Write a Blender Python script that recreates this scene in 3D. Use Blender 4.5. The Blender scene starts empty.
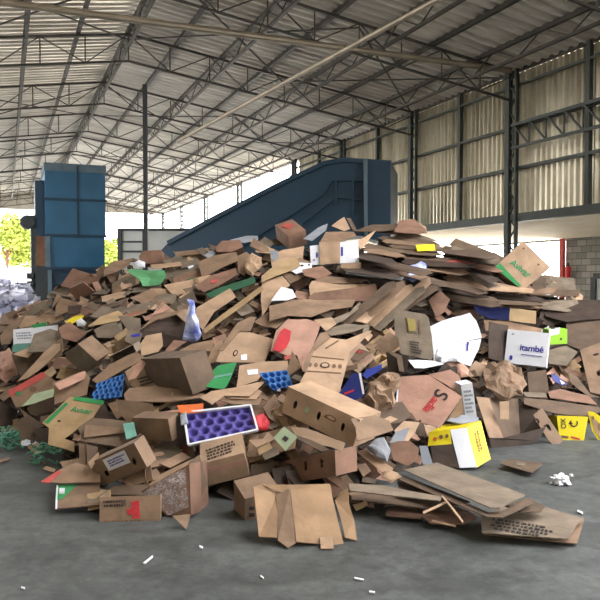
ROOF_S0 = 5.5
NEAR1 = -6.0
NEARW = 0.0
LEFTW = 14.0
WORLD = 7.8
EXPO = 0.12
LEFT_S0 = -14.0
import bpy, bmesh, math, random
from mathutils import Vector, Matrix, noise
from mathutils.geometry import tessellate_polygon
R = random.Random(7)
SC = bpy.context.scene
COL = SC.collection
F = 720.0
CAMZ = 1.5
PITCH = math.atan(23 / F)
CAM = Vector((0, 0, CAMZ))
TH = math.atan(295 / F)
LD = Vector((-math.sin(TH), math.cos(TH), 0))   # along the shed
TD = Vector((math.cos(TH), math.sin(TH), 0))    # across the shed

def W(l, s, z): return TD * l + LD * s + Vector((0, 0, z))
def ray(px, py):
    x, y = (px - 300) / F, (300 - py) / F
    d = Vector((x, math.cos(PITCH) + y * math.sin(PITCH), -math.sin(PITCH) + y * math.cos(PITCH)))
    return d / d.y
def at(px, py, Y): return CAM + ray(px, py) * Y
def proj(p):
    q = p - CAM
    f = q.y * math.cos(PITCH) - q.z * math.sin(PITCH)
    u = q.y * math.sin(PITCH) + q.z * math.cos(PITCH)
    return 300 + F * q.x / f, 300 - F * u / f

# ---------- materials ----------
def lin(c):
    c = c / 255
    return c / 12.92 if c <= .04045 else ((c + .055) / 1.055) ** 2.4
def rgb(r, g, b): return (lin(r), lin(g), lin(b), 1)
MATS = {}
def mat(name, c, rough=.8, metal=0, var=.18, scale=6, bump=.15, bscale=40, alpha=1, trans=0, obj_var=.0, stretch=(1, 1, 1), c2=None, detail=5):
    m = bpy.data.materials.new(name); m.use_nodes = True
    nt = m.node_tree; N = nt.nodes; L = nt.links
    b = N['Principled BSDF']; b.inputs['Roughness'].default_value = rough; b.inputs['Metallic'].default_value = metal
    tc = N.new('ShaderNodeTexCoord'); mp = N.new('ShaderNodeMapping'); mp.inputs['Scale'].default_value = stretch
    L.new(tc.outputs['Object'], mp.inputs['Vector'])
    nz = N.new('ShaderNodeTexNoise'); nz.inputs['Scale'].default_value = scale; nz.inputs['Detail'].default_value = detail
    L.new(mp.outputs['Vector'], nz.inputs['Vector'])
    rp = N.new('ShaderNodeValToRGB'); rp.color_ramp.elements[0].position = .3; rp.color_ramp.elements[1].position = .7
    d = tuple(x * (1 - var) for x in c[:3]) + (1,) if c2 is None else c2
    u = tuple(min(1, x * (1 + var * .6)) for x in c[:3]) + (1,) if c2 is None else c
    rp.color_ramp.elements[0].color = d; rp.color_ramp.elements[1].color = u
    L.new(nz.outputs['Fac'], rp.inputs['Fac'])
    last = rp.outputs['Color']
    if obj_var:
        oi = N.new('ShaderNodeObjectInfo'); hs = N.new('ShaderNodeHueSaturation')
        mr = N.new('ShaderNodeMapRange'); mr.inputs['To Min'].default_value = 1 - obj_var; mr.inputs['To Max'].default_value = 1 + obj_var
        L.new(oi.outputs['Random'], mr.inputs['Value']); L.new(mr.outputs['Result'], hs.inputs['Value']); L.new(last, hs.inputs['Color']); last = hs.outputs['Color']
    L.new(last, b.inputs['Base Color'])
    if bump:
        n2 = N.new('ShaderNodeTexNoise'); n2.inputs['Scale'].default_value = bscale; n2.inputs['Detail'].default_value = 3
        L.new(mp.outputs['Vector'], n2.inputs['Vector'])
        bp = N.new('ShaderNodeBump'); bp.inputs['Strength'].default_value = bump; bp.inputs['Distance'].default_value = .01
        L.new(n2.outputs['Fac'], bp.inputs['Height']); L.new(bp.outputs['Normal'], b.inputs['Normal'])
    if trans: b.inputs['Transmission Weight'].default_value = trans
    if alpha < 1: b.inputs['Alpha'].default_value = alpha
    MATS[name] = m
    return m
M = {
 'k1': mat('light_kraft', rgb(172, 143, 117), obj_var=.08, var=0.26, bump=.45, bscale=22, detail=9),
 'k2': mat('kraft', rgb(133, 108, 87), obj_var=.12, var=0.30, bump=.45, bscale=22, detail=9),
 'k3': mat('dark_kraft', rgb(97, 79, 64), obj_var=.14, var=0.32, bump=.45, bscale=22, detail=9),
 'k4': mat('pink_kraft', rgb(177, 137, 119), obj_var=.06, var=0.24, bump=.45, bscale=22, detail=9),
 'k5': mat('grey_kraft', rgb(119, 106, 91), obj_var=.14, var=0.34, bump=.45, bscale=22, detail=9),
 'k6': mat('yellow_kraft', rgb(170, 143, 107), obj_var=.08, var=0.27, bump=.45, bscale=22, detail=9),
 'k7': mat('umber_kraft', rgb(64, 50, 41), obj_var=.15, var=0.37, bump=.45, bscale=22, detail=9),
 'k8': mat('red_kraft', rgb(132, 100, 83), obj_var=.1, var=0.30, bump=.45, bscale=22, detail=9),
 'k9': mat('tan_kraft', rgb(146, 117, 88), obj_var=.03, var=0.28, bump=.45, bscale=22, detail=9),
 'white': mat('white_board', rgb(224, 226, 234), var=.05),
 'grey': mat('grey_board', rgb(143, 148, 157), var=.15),
 'blue': mat('blue_pulp', rgb(58, 109, 175), var=.2, scale=30),
 'navy': mat('navy_board', rgb(26, 42, 120), var=.2, rough=.5),
 'purple': mat('violet_pulp', rgb(92, 82, 159), var=.12, scale=30),
 'green': mat('green_print', rgb(53, 141, 82), var=.2),
 'dgreen': mat('dark_green_plastic', rgb(48, 96, 70), var=.25, rough=.5),
 'teal': mat('teal_board', rgb(107, 157, 143), var=.25),
 'pgreen': mat('pale_green_board', rgb(152, 165, 134), var=.2),
 'lime': mat('lime_print', rgb(134, 183, 44), var=.08),
 'yellow': mat('yellow_print', rgb(224, 204, 26), var=.06, rough=.5),
 'red': mat('red_print', rgb(190, 40, 50), var=.25, rough=.6),
 'pinkred': mat('faded_red_print', rgb(179, 80, 74), var=.25),
 'orange': mat('orange_print', rgb(201, 98, 44), var=.2),
 'ink': mat('black_ink', rgb(46, 38, 36), var=.2),
 'inkb': mat('blue_ink', rgb(50, 50, 150), var=.1),
 'inkg': mat('green_ink', rgb(50, 140, 90), var=.25, scale=60),
 'inkr': mat('red_ink', rgb(190, 50, 56), var=.2, scale=60),
 'inkbr': mat('brown_ink', rgb(110, 84, 66), var=.2, scale=60),
 'plastic': mat('clear_film', rgb(215, 205, 205), rough=.25, alpha=.3, var=.1, bump=.9, bscale=18),
 'bag': mat('white_bag', rgb(220, 224, 236), rough=.45, var=.04, bump=.35, bscale=14),
 'bluebag': mat('blue_white_bag', rgb(215, 222, 245), c2=rgb(70, 90, 190), rough=.4, scale=9),
 'hole': mat('hole_shade', rgb(60, 44, 34), var=.2),  # dark tone that paints the shade of a hole
 'machine': mat('machine_blue', rgb(30, 82, 112), rough=.45, metal=.1, var=.18, scale=1.2, bump=.05),
 'machine2': mat('machine_dark_blue', rgb(13, 46, 66), rough=.5, metal=.1, var=.2, scale=1.2, bump=.05),
 'machine_top': mat('dusty_machine_paint', rgb(80, 98, 108), rough=.8, var=.2, scale=3),
 'rust': mat('rusty_brown', rgb(110, 76, 56), rough=.9, var=.35, scale=3),
 'dark': mat('dark_steel', rgb(48, 52, 54), rough=.6, metal=.3, var=.2),
 'steel': mat('shed_steel', rgb(72, 68, 62), rough=.55, metal=.4, var=.25, scale=2),
 'colsteel': mat('green_grey_steel', rgb(62, 66, 60), rough=.55, metal=.2, var=.2, scale=2),
 'pipe': mat('galvanised_pipe', rgb(150, 138, 120), rough=.5, metal=.4, var=.2, scale=2),
 'container': mat('grey_container', rgb(170, 172, 168), rough=.6, var=.15, scale=2),
}
def sheet_metal(name, c, c2, rough, metal, scale, stretch, bump=.2):
    return mat(name, c, c2=c2, rough=rough, metal=metal, scale=scale, stretch=stretch, bump=bump, bscale=3)

def floor_mat():
    m = bpy.data.materials.new('concrete'); m.use_nodes = True
    nt = m.node_tree; N = nt.nodes; L = nt.links; b = N['Principled BSDF']
    tc = N.new('ShaderNodeTexCoord')
    n1 = N.new('ShaderNodeTexNoise'); n1.inputs['Scale'].default_value = .9; n1.inputs['Detail'].default_value = 8; n1.inputs['Roughness'].default_value = .62
    n2 = N.new('ShaderNodeTexNoise'); n2.inputs['Scale'].default_value = 11; n2.inputs['Detail'].default_value = 11; n2.inputs['Roughness'].default_value = .78
    mp = N.new('ShaderNodeMapping'); mp.inputs['Scale'].default_value = (1.2, 1.7, 1); mp.inputs['Rotation'].default_value = (0, 0, .35)
    n3 = N.new('ShaderNodeTexNoise'); n3.inputs['Scale'].default_value = 2.2; n3.inputs['Detail'].default_value = 9; n3.inputs['Distortion'].default_value = .8
    L.new(tc.outputs['Object'], n1.inputs['Vector']); L.new(tc.outputs['Object'], n2.inputs['Vector']); L.new(tc.outputs['Object'], mp.inputs['Vector']); L.new(mp.outputs['Vector'], n3.inputs['Vector'])
    r1 = N.new('ShaderNodeValToRGB'); e = r1.color_ramp.elements; e[0].position = .3; e[1].position = .68; e[0].color = rgb(64, 67, 66); e[1].color = rgb(96, 99, 98)
    r2 = N.new('ShaderNodeValToRGB'); e = r2.color_ramp.elements; e[0].position = .28; e[1].position = .72; e[0].color = (.45, .46, .47, 1); e[1].color = (1.35, 1.35, 1.35, 1)
    r3 = N.new('ShaderNodeValToRGB'); e = r3.color_ramp.elements; e[0].position = .3; e[1].position = .55; e[0].color = (.55, .56, .58, 1); e[1].color = (1.0, 1.0, 1.0, 1)
    L.new(n1.outputs['Fac'], r1.inputs['Fac']); L.new(n2.outputs['Fac'], r2.inputs['Fac']); L.new(n3.outputs['Fac'], r3.inputs['Fac'])
    m1 = N.new('ShaderNodeMix'); m1.data_type = 'RGBA'; m1.blend_type = 'MULTIPLY'; m1.inputs['Factor'].default_value = 1
    m2 = N.new('ShaderNodeMix'); m2.data_type = 'RGBA'; m2.blend_type = 'MULTIPLY'; m2.inputs['Factor'].default_value = .75
    L.new(r1.outputs['Color'], m1.inputs['A']); L.new(r2.outputs['Color'], m1.inputs['B'])
    L.new(m1.outputs['Result'], m2.inputs['A']); L.new(r3.outputs['Color'], m2.inputs['B'])
    L.new(m2.outputs['Result'], b.inputs['Base Color'])
    mr = N.new('ShaderNodeMapRange'); mr.inputs['To Min'].default_value = .45; mr.inputs['To Max'].default_value = .8
    L.new(n3.outputs['Fac'], mr.inputs['Value']); L.new(mr.outputs['Result'], b.inputs['Roughness'])
    bp = N.new('ShaderNodeBump'); bp.inputs['Strength'].default_value = .25; bp.inputs['Distance'].default_value = .01
    L.new(n2.outputs['Fac'], bp.inputs['Height']); L.new(bp.outputs['Normal'], b.inputs['Normal'])
    return m
M['floor'] = floor_mat()
_n = MATS['clear_film'].node_tree; _b = _n.nodes['Principled BSDF']; _b.inputs['Roughness'].default_value = .12
_z = _n.nodes.new('ShaderNodeTexNoise'); _z.inputs['Scale'].default_value = 13; _z.inputs['Detail'].default_value = 4; _z.inputs['Distortion'].default_value = 1.5
_r = _n.nodes.new('ShaderNodeMapRange'); _r.inputs['From Min'].default_value = .45; _r.inputs['From Max'].default_value = .68; _r.inputs['To Min'].default_value = .04; _r.inputs['To Max'].default_value = .6
_n.links.new(_z.outputs['Fac'], _r.inputs['Value']); _n.links.new(_r.outputs['Result'], _b.inputs['Alpha'])
def roof_mat(name, ca, cb, wave_dir, metal, rough):
    # weathered sheets: long stains running down the sheet and lap joints
    m = bpy.data.materials.new(name); m.use_nodes = True
    nt = m.node_tree; N = nt.nodes; L = nt.links; b = N['Principled BSDF']
    tc = N.new('ShaderNodeTexCoord'); mp = N.new('ShaderNodeMapping'); mp.inputs['Scale'].default_value = wave_dir
    vr = N.new('ShaderNodeVectorRotate'); vr.rotation_type = 'Z_AXIS'; vr.inputs['Angle'].default_value = -TH
    L.new(tc.outputs['Object'], vr.inputs['Vector']); L.new(vr.outputs['Vector'], mp.inputs['Vector'])
    n1 = N.new('ShaderNodeTexNoise'); n1.inputs['Scale'].default_value = 1.0; n1.inputs['Detail'].default_value = 8; n1.inputs['Roughness'].default_value = .7
    L.new(mp.outputs['Vector'], n1.inputs['Vector'])
    r1 = N.new('ShaderNodeValToRGB'); e = r1.color_ramp.elements; e[0].position = .3; e[1].position = .7; e[0].color = ca; e[1].color = cb
    L.new(n1.outputs['Fac'], r1.inputs['Fac']); L.new(r1.outputs['Color'], b.inputs['Base Color'])
    b.inputs['Metallic'].default_value = metal; b.inputs['Roughness'].default_value = rough
    bp = N.new('ShaderNodeBump'); bp.inputs['Strength'].default_value = .3; bp.inputs['Distance'].default_value = .02
    L.new(n1.outputs['Fac'], bp.inputs['Height']); L.new(bp.outputs['Normal'], b.inputs['Normal'])
    return m

# ---------- mesh helpers ----------
def link(name, me, m=None, parent=None, **props):
    o = bpy.data.objects.new(name, me); COL.objects.link(o)
    if m is not None and me is not None: me.materials.append(m)
    if parent is not None: o.parent = parent
    for k, v in props.items(): o[k] = v
    return o
def mesh(name, vs, fs):
    me = bpy.data.meshes.new(name); me.from_pydata([tuple(v) for v in vs], [], fs); me.update(); return me
def bar(vs, fs, a, b, w, h=None, up=Vector((0, 0, 1))):
    h = h or w; a = Vector(a); b = Vector(b); d = (b - a)
    if d.length < 1e-6: return
    d.normalize()
    s = d.cross(up)
    if s.length < 1e-3: s = d.cross(Vector((1, 0, 0)))
    s.normalize(); u = s.cross(d)
    k = len(vs)
    for p in (a, b):
        for i, j in ((-1, -1), (1, -1), (1, 1), (-1, 1)): vs.append(p + s * w / 2 * i + u * h / 2 * j)
    fs += [(k, k+1, k+2, k+3), (k+7, k+6, k+5, k+4), (k, k+4, k+5, k+1), (k+1, k+5, k+6, k+2), (k+2, k+6, k+7, k+3), (k+3, k+7, k+4, k)]
def tube(vs, fs, a, b, r, n=10):
    a = Vector(a); b = Vector(b); d = (b - a).normalized()
    s = d.cross(Vector((0, 0, 1)))
    if s.length < 1e-3: s = Vector((1, 0, 0))
    s.normalize(); u = s.cross(d); k = len(vs)
    for p in (a, b):
        for i in range(n):
            t = 2 * math.pi * i / n; vs.append(p + s * r * math.cos(t) + u * r * math.sin(t))
    for i in range(n): fs.append((k + i, k + (i+1) % n, k + n + (i+1) % n, k + n + i))
    fs.append(tuple(range(k + n - 1, k - 1, -1))); fs.append(tuple(range(k + n, k + 2 * n)))
def struct(name, vs, fs, m, parent=None, **p):
    return link(name, mesh(name, vs, fs), m, parent, kind='structure', **p) if parent is None else link(name, mesh(name, vs, fs), m, parent, **p)

# ---------- camera ----------
cam = bpy.data.objects.new('camera', bpy.data.cameras.new('camera')); COL.objects.link(cam)
cam.location = CAM; cam.rotation_euler = (math.pi / 2 - PITCH, 0, 0)
cam.data.sensor_width = 36; cam.data.lens = 36 * F / 600; cam.data.clip_end = 500; SC.camera = cam

# ---------- shed ----------
WL, EAVE, RIDGE_L, LEFT_L = 12.7, 7.0, 3.3, -6.1
SLOPE = .15
S0, S1 = ROOF_S0, 62.0
def seg(z0, z1): return z0, z1
def roof_z(l): return EAVE + .12 + SLOPE * (WL - RIDGE_L) - SLOPE * abs(l - RIDGE_L)
# floor
o = struct('floor', [W(-14, -10, 0), W(13.2, -10, 0), W(13.2, 64, 0), W(-14, 64, 0)], [(0, 1, 2, 3)], M['floor'])
m_yard = mat('pale_yard', rgb(232, 228, 220), var=.05, scale=.5)
vs = [W(-140, -40, -.03), W(160, -40, -.03), W(160, 190, -.03), W(-140, 190, -.03)]
o = link('outside_ground', mesh('outside_ground', vs, [(0, 1, 2, 3)]), m_yard, kind='structure')
# corrugated roof in two pitches (true folded profile)
def corrugated(pa, pb, pc, pitch, depth, trap=.32):
    """pa->pb runs across the ribs, pa->pc along them"""
    u = pb - pa; n_ = int(u.length / pitch); nrm = u.cross(pc - pa).normalized(); vs, fs = [], []
    prof = []
    for i in range(n_):
        for t, h in ((0, 0), (trap, 0), (.5, 1), (.5 + trap, 1)): prof.append(((i + t) / n_, h))
    prof.append((1, 0))
    for t, h in prof:
        p = pa + u * t + nrm * depth * h
        vs += [p, p + (pc - pa)]
    for i in range(len(prof) - 1): fs.append((2*i, 2*i+2, 2*i+3, 2*i+1))
    return vs, fs
m_roof = roof_mat('zinc_roof', rgb(150, 143, 132), rgb(236, 230, 218), (.25, 2.2, 1), 0, .55)
def brightened_sheet(name, f):
    m = m_roof.copy(); m.name = name; n = m.node_tree; b = n.nodes['Principled BSDF']; o_ = n.nodes['Material Output']
    t = n.nodes.new('ShaderNodeBsdfTranslucent'); t.inputs['Color'].default_value = (1, .97, .9, 1); x = n.nodes.new('ShaderNodeMixShader'); x.inputs[0].default_value = f
    n.links.new(b.outputs[0], x.inputs[1]); n.links.new(t.outputs[0], x.inputs[2]); n.links.new(x.outputs[0], o_.inputs['Surface'])
    return m
m_bright, m_bright2 = brightened_sheet('brightened_roof_sheet', .012), brightened_sheet('far_brightened_roof_sheet', .04)  # translucency added to brighten the farther roof
for side, l1, sa in (('right', WL + .35, S0), ('left', LEFT_L - .35, LEFT_S0)):  # left pitch carried back unseen overhead, so light comes from the right
    for nm, a_, b_, mm in (('ceiling_' + side, sa, 24, m_roof), ('ceiling_middle_' + side, 24, 38, m_bright), ('ceiling_far_' + side, 38, S1, m_bright2)):
        vs, fs = corrugated(W(RIDGE_L, a_, roof_z(RIDGE_L)), W(RIDGE_L, b_, roof_z(RIDGE_L)), W(l1, a_, roof_z(l1)), .33, .085)
        struct(nm, vs, fs, mm)
vs, fs = [], []
bar(vs, fs, W(RIDGE_L, S0, roof_z(RIDGE_L) + .08), W(RIDGE_L, S1, roof_z(RIDGE_L) + .08), .5, .04); struct('ridge_beam', vs, fs, M['steel'])
vs, fs = corrugated(W(RIDGE_L, S0, roof_z(RIDGE_L)), W(RIDGE_L, S1, roof_z(RIDGE_L)), W(LEFT_L - .35, S0, roof_z(LEFT_L - .35)), .33, .085)
struct('ceiling_left', vs, fs, m_roof)
# purlins: C sections and lattice joists running the length of the shed
pl = [RIDGE_L + 1.36 * k for k in range(-6, 7)]
for i, l in enumerate(pl):
    vs, fs = [], []
    z = roof_z(l) - .12
    bar(vs, fs, W(l, S0, z), W(l, S1, z), .10, .12)
    if i % 2 == 0:
        zb = z - .42
        bar(vs, fs, W(l, S0, zb), W(l, S1, zb), .08, .07)
        s = S0; n = 0
        while s < S1 - .9:
            bar(vs, fs, W(l, s, z if n % 2 else zb), W(l, s + .87, zb if n % 2 else z), .028)
            s += .87; n += 1
    struct('purlin_beam', vs, fs, M['steel'])
# unseen near roof and end wall, placed around an open bay to shape light
for nm, l1 in (('ceiling_near_right_unseen', WL + .35),) + ((('ceiling_near_left_unseen', LEFT_L - .35),) if LEFT_S0 > NEAR1 else ()):
    vs, fs = corrugated(W(RIDGE_L, -14, roof_z(RIDGE_L)), W(RIDGE_L, NEAR1, roof_z(RIDGE_L)), W(l1, -14, roof_z(l1)), .33, .085)
    struct(nm, vs, fs, m_roof)
vs = [W(LEFT_L, -14, NEARW), W(WL, -14, NEARW), W(WL, -14, roof_z(WL)), W(RIDGE_L, -14, roof_z(RIDGE_L)), W(LEFT_L, -14, roof_z(LEFT_L))]
struct('wall_near_unseen', vs, [(0, 1, 2, 3, 4)], M['container'])
# transverse trusses
cols_s = [5.35, 10.55, 15.75, 20.8, 26.2, 31.4, 36.6, 41.8, 47, 52.2, 57.2, 61.8]
for s in cols_s:
    if s < S0: continue
    for a, b in ((WL, RIDGE_L), (RIDGE_L, LEFT_L)):
        vs, fs = [], []
        n = 8
        hi = lambda l: roof_z(l) - .2
        lo = lambda l: roof_z(l) - .95
        bar(vs, fs, W(a, s, hi(a)), W(b, s, hi(b)), .06, .06); bar(vs, fs, W(a, s, lo(a)), W(b, s, lo(b)), .055, .055)
        for k in range(n):
            l0 = a + (b - a) * k / n; l1 = a + (b - a) * (k + 1) / n
            bar(vs, fs, W(l0, s, hi(l0)), W(l0, s, lo(l0)), .03)
            bar(vs, fs, W(l0, s, lo(l0) if k % 2 else hi(l0)), W(l1, s, hi(l1) if k % 2 else lo(l1)), .03)
        struct('roof_truss_beam', vs, fs, M['steel'])
# bracing pipes under the roof: the thick tie and the long diagonal
vs, fs = [], []
tube(vs, fs, W(WL - .2, 15.75, EAVE - .02), W(LEFT_L, 15.75, EAVE + .0), .075)
struct('tie_beam', vs, fs, M['pipe'])
vs, fs = [], []
for (a, b, r) in (((RIDGE_L + 1.36, 15.75), (WL - 1.2, 5.6), .05),):
    pass
p0, p1 = at(178, 141, 24.5), at(440, -2, 13.2)
tube(vs, fs, p0, p1, .06); struct('brace_beam', vs, fs, M['pipe'])
# cross bracing in the roof plane
for s in (15.75, 26.2, 36.6, 47):
    for l in (RIDGE_L - 4.7, RIDGE_L, RIDGE_L + 4.7):
        vs, fs = [], []
        bar(vs, fs, W(l, s, roof_z(l) - .3), W(l + 4.7, s + 5.2, roof_z(l + 4.7) - .3), .035)
        bar(vs, fs, W(l + 4.7, s, roof_z(l + 4.7) - .3), W(l, s + 5.2, roof_z(l) - .3), .035)
        struct('brace_beam', vs, fs, M['steel'])
# far gable above the opening
m_gable = roof_mat('gable_sheet', rgb(150, 142, 130), rgb(196, 188, 176), (1, 1, .3), .2, .6)
vs = [W(LEFT_L, 62, EAVE - .1), W(WL, 62, EAVE - .1), W(WL, 62, roof_z(WL)), W(RIDGE_L, 62, roof_z(RIDGE_L)), W(LEFT_L, 62, roof_z(LEFT_L))]
struct('wall_far_gable', vs, [(0, 1, 2, 3, 4)], m_gable)
# right wall: folded metal cladding with a thin gap under the eave
CLAD0, CLAD1, CB, CT = 3.0, 31.4, 3.15, EAVE - .02
m_clad = roof_mat('galvanised_cladding', rgb(140, 130, 108), rgb(226, 218, 196), (.5, 1.6, .3), .7, .3)
vs, fs = corrugated(W(WL + .12, CLAD0, CB), W(WL + .12, CLAD1, CB), W(WL + .12, CLAD0, CT), .2, .065, .22)
struct('wall_right', vs, fs, m_clad)
vs, fs = corrugated(W(LEFT_L - .3, -14, 0), W(LEFT_L - .3, LEFTW, 0), W(LEFT_L - .3, -14, EAVE), .25, .04)
struct('wall_left_unseen', vs, fs, m_clad)  # unseen wall added to cut light from the left
# columns: lattice posts on the bays, slim posts between them
def lattice_col(l, s, zt, w=.34, d=.3, m=None, name='wall_column'):
    vs, fs = [], []
    bar(vs, fs, W(l, s + w / 2, 0), W(l, s + w / 2, zt), .12, .17, up=LD)
    bar(vs, fs, W(l, s - w / 2, 0), W(l, s - w / 2, zt), .1, .06, up=LD)
    n = int(zt / .34); 
    for k in range(n):
        z0, z1 = zt * k / n, zt * (k + 1) / n; e = 1 if k % 2 else -1
        bar(vs, fs, W(l, s + e * w / 2, z0), W(l, s - e * w / 2, z1), .035)
    return struct(name, vs, fs, m or M['colsteel'])
for s in (5.35, 10.55, 15.75, 20.8, 26.2, 31.4):
    lattice_col(WL - .12, s, EAVE)
for s in (39.9, 47.4, 54.5, 61.5):
    lattice_col(WL - .12, s, EAVE, w=.7, d=.16)
for s in (7.95, 13.15, 18.3, 23.5, 28.8):
    vs, fs = [], []
    bar(vs, fs, W(WL, s, 3.05), W(WL, s, EAVE), .12, .12, up=LD); struct('wall_column', vs, fs, M['colsteel'])
for z, t in ((6.6, .06), (5.5, .07), (4.4, .08)):
    vs, fs = [], []
    bar(vs, fs, W(WL - .02, CLAD0, z), W(WL - .02, CLAD1, z), t, t); struct('wall_girt_beam', vs, fs, M['colsteel'])
vs, fs = [], []
bar(vs, fs, W(WL - .02, CLAD0, 3.08), W(WL - .02, CLAD1, 3.08), .2, .22); struct('wall_bottom_beam', vs, fs, M['colsteel'])
vs, fs = [], []
bar(vs, fs, W(WL + .1, CLAD0, EAVE + .03), W(WL + .1, S1, EAVE + .03), .1, .1); struct('eave_beam', vs, fs, M['steel'])
# lattice girt in the nearest bay
vs, fs = [], []
bar(vs, fs, W(WL - .25, 10.6, 5.5), W(WL - .25, 15.6, 5.5), .08); bar(vs, fs, W(WL - .25, 10.6, 4.9), W(WL - .25, 15.6, 4.9), .07)
k = 0; s = 15.55
while s > 10.8:
    bar(vs, fs, W(WL - .25, s, 5.5), W(WL - .25, s, 4.9), .04); bar(vs, fs, W(WL - .25, s, 5.5), W(WL - .25, s - .62, 4.9), .04); s -= .62
struct('lattice_girt_beam', vs, fs, M['colsteel'])
# awning outside the wall
m_awn = roof_mat('awning_sheet', rgb(226, 214, 190), rgb(246, 238, 222), (1, .4, 1), .15, .6)
vs, fs = corrugated(W(WL + .2, CLAD0, 3.12), W(WL + .2, 33, 3.12), W(17.9, CLAD0, 2.84), .25, .06)
struct('awning_roof', vs, fs, m_awn)
vs, fs = [], []
bar(vs, fs, W(17.8, CLAD0, 2.78), W(17.8, 33, 2.78), .06, .08); struct('awning_edge_beam', vs, fs, M['dark'])
# block wall beyond, under the awning
def block_mat():
    m = bpy.data.materials.new('concrete_block'); m.use_nodes = True
    nt = m.node_tree; N = nt.nodes; L = nt.links; b = N['Principled BSDF']; b.inputs['Roughness'].default_value = .9
    tc = N.new('ShaderNodeTexCoord'); br = N.new('ShaderNodeTexBrick'); br.inputs['Scale'].default_value = 1
    br.inputs['Brick Width'].default_value = .42; br.inputs['Row Height'].default_value = .21; br.inputs['Mortar Size'].default_value = .012
    br.inputs['Color1'].default_value = rgb(140, 136, 128); br.inputs['Color2'].default_value = rgb(108, 106, 100); br.inputs['Mortar'].default_value = rgb(80, 78, 74)
    L.new(tc.outputs['UV'], br.inputs['Vector']); L.new(br.outputs['Color'], b.inputs['Base Color'])
    return m
BS = 19.2
vs = [W(17.6, CLAD0, 0), W(17.6, BS, 0), W(17.6, BS, 2.8), W(17.6, CLAD0, 2.8), W(17.75, CLAD0, 0), W(17.75, BS, 0), W(17.75, BS, 2.8), W(17.75, CLAD0, 2.8)]
me = mesh('block', vs, [(0, 1, 2, 3), (7, 6, 5, 4), (1, 5, 6, 2), (3, 2, 6, 7), (0, 4, 5, 1), (0, 3, 7, 4)])
uv = me.uv_layers.new()
for lp in me.loops:
    v = me.vertices[lp.vertex_index].co; uv.data[lp.index].uv = (v.dot(LD), v.z)
link('wall_block', me, block_mat(), kind='structure')
# ---------- the heap: a mound surface the pieces lie on ----------
def interp(t, x):
    if x <= t[0][0]: return t[0][1]
    for (a, b), (c, d) in zip(t, t[1:]):
        if x <= c: return b + (d - b) * (x - a) / (c - a)
    return t[-1][1]
FOOT = [(-150, 400), (0, 428), (40, 452), (60, 485), (100, 508), (180, 512), (240, 520), (290, 530), (350, 522), (380, 486), (430, 482), (475, 460), (500, 440), (560, 436), (600, 430), (750, 410)]
TOP = [(-150, 335), (0, 322), (30, 305), (50, 296), (75, 281), (100, 270), (130, 257), (160, 255), (200, 248), (240, 243), (280, 240), (300, 236), (340, 230), (370, 230), (400, 230), (430, 240), (470, 250), (500, 260), (540, 274), (560, 288), (600, 305), (750, 335)]
RIDGE = [(-150, 9.5), (0, 9.8), (100, 10.4), (200, 10.2), (300, 9.6), (400, 9.8), (500, 10.2), (600, 10.6), (750, 11)]
def heap_z(X, Y):
    px = 300 + F * X / max(Y, .1)
    pxt = min(750, max(-150, px))
    pf, pt, yr = interp(FOOT, pxt), interp(TOP, pxt), interp(RIDGE, pxt)
    d = ray(pxt, pf); yf = CAMZ / -d.z if d.z < 0 else 30
    zr = CAMZ + ray(pxt, pt).z * yr
    zr = max(.05, zr)
    t = (Y - yf) / (yr - yf)
    fade = 1 - max(0, (abs(px - 300) - 450) / 200)
    if t <= 0 or fade <= 0: return 0.0
    if t <= 1: z = zr * t ** .8
    else: z = zr * max(0, 1 - ((Y - yr) / 3.4) ** 2)
    return z * min(1, fade)
def hit(px, py):
    d = ray(px, py); Y = 3.0
    while Y < 40:
        z = CAMZ + d.z * Y
        if z <= heap_z(d.x * Y, Y): 
            a, b = Y - .06, Y
            for _ in range(10):
                c = (a + b) / 2
                if CAMZ + d.z * c <= heap_z(d.x * c, c): b = c
                else: a = c
            return b
        Y += .06
    # no hit: take the ridge
    return interp(RIDGE, px)
HC = {}
def hitc(px, py):
    k = (int(px) // 3, int(py) // 3)
    if k not in HC: HC[k] = hit(k[0] * 3 + 1.5, k[1] * 3 + 1.5)
    return HC[k]
# dense inner mass of crushed cardboard
vs, fs = [], []
NA, NY = 150, 90
for j in range(NY):
    for i in range(NA):
        pxx = -140 + 880 * i / (NA - 1); pf = interp(FOOT, pxx)
        d = ray(pxx, pf); yf = CAMZ / -d.z; yr = interp(RIDGE, pxx)
        Y = yf - .05 + (yr + 3.4 - yf) * j / (NY - 1)
        X = (pxx - 300) / F * Y
        z = heap_z(X, Y)
        n = noise.noise(Vector((X * 3.1, Y * 3.1, 1))) * .10 + noise.noise(Vector((X * 8, Y * 8, 4))) * .05
        z = max(-.02, z - .30 + n) if z > .02 else -.02
        vs.append(Vector((X, Y, z)))
for j in range(NY - 1):
    for i in range(NA - 1):
        a = j * NA + i; fs.append((a, a + 1, a + NA + 1, a + NA))
m_core = mat('shaded_crushed_cardboard', rgb(60, 46, 36), c2=rgb(30, 23, 18), scale=7, bump=.8, bscale=16)  # very dark tone paints the shade deep in the gaps
o = link('cardboard_rubble', mesh('cardboard_rubble', vs, fs), m_core, kind='stuff', label='crushed cardboard packed in the gaps inside the heap', category='cardboard')
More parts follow.
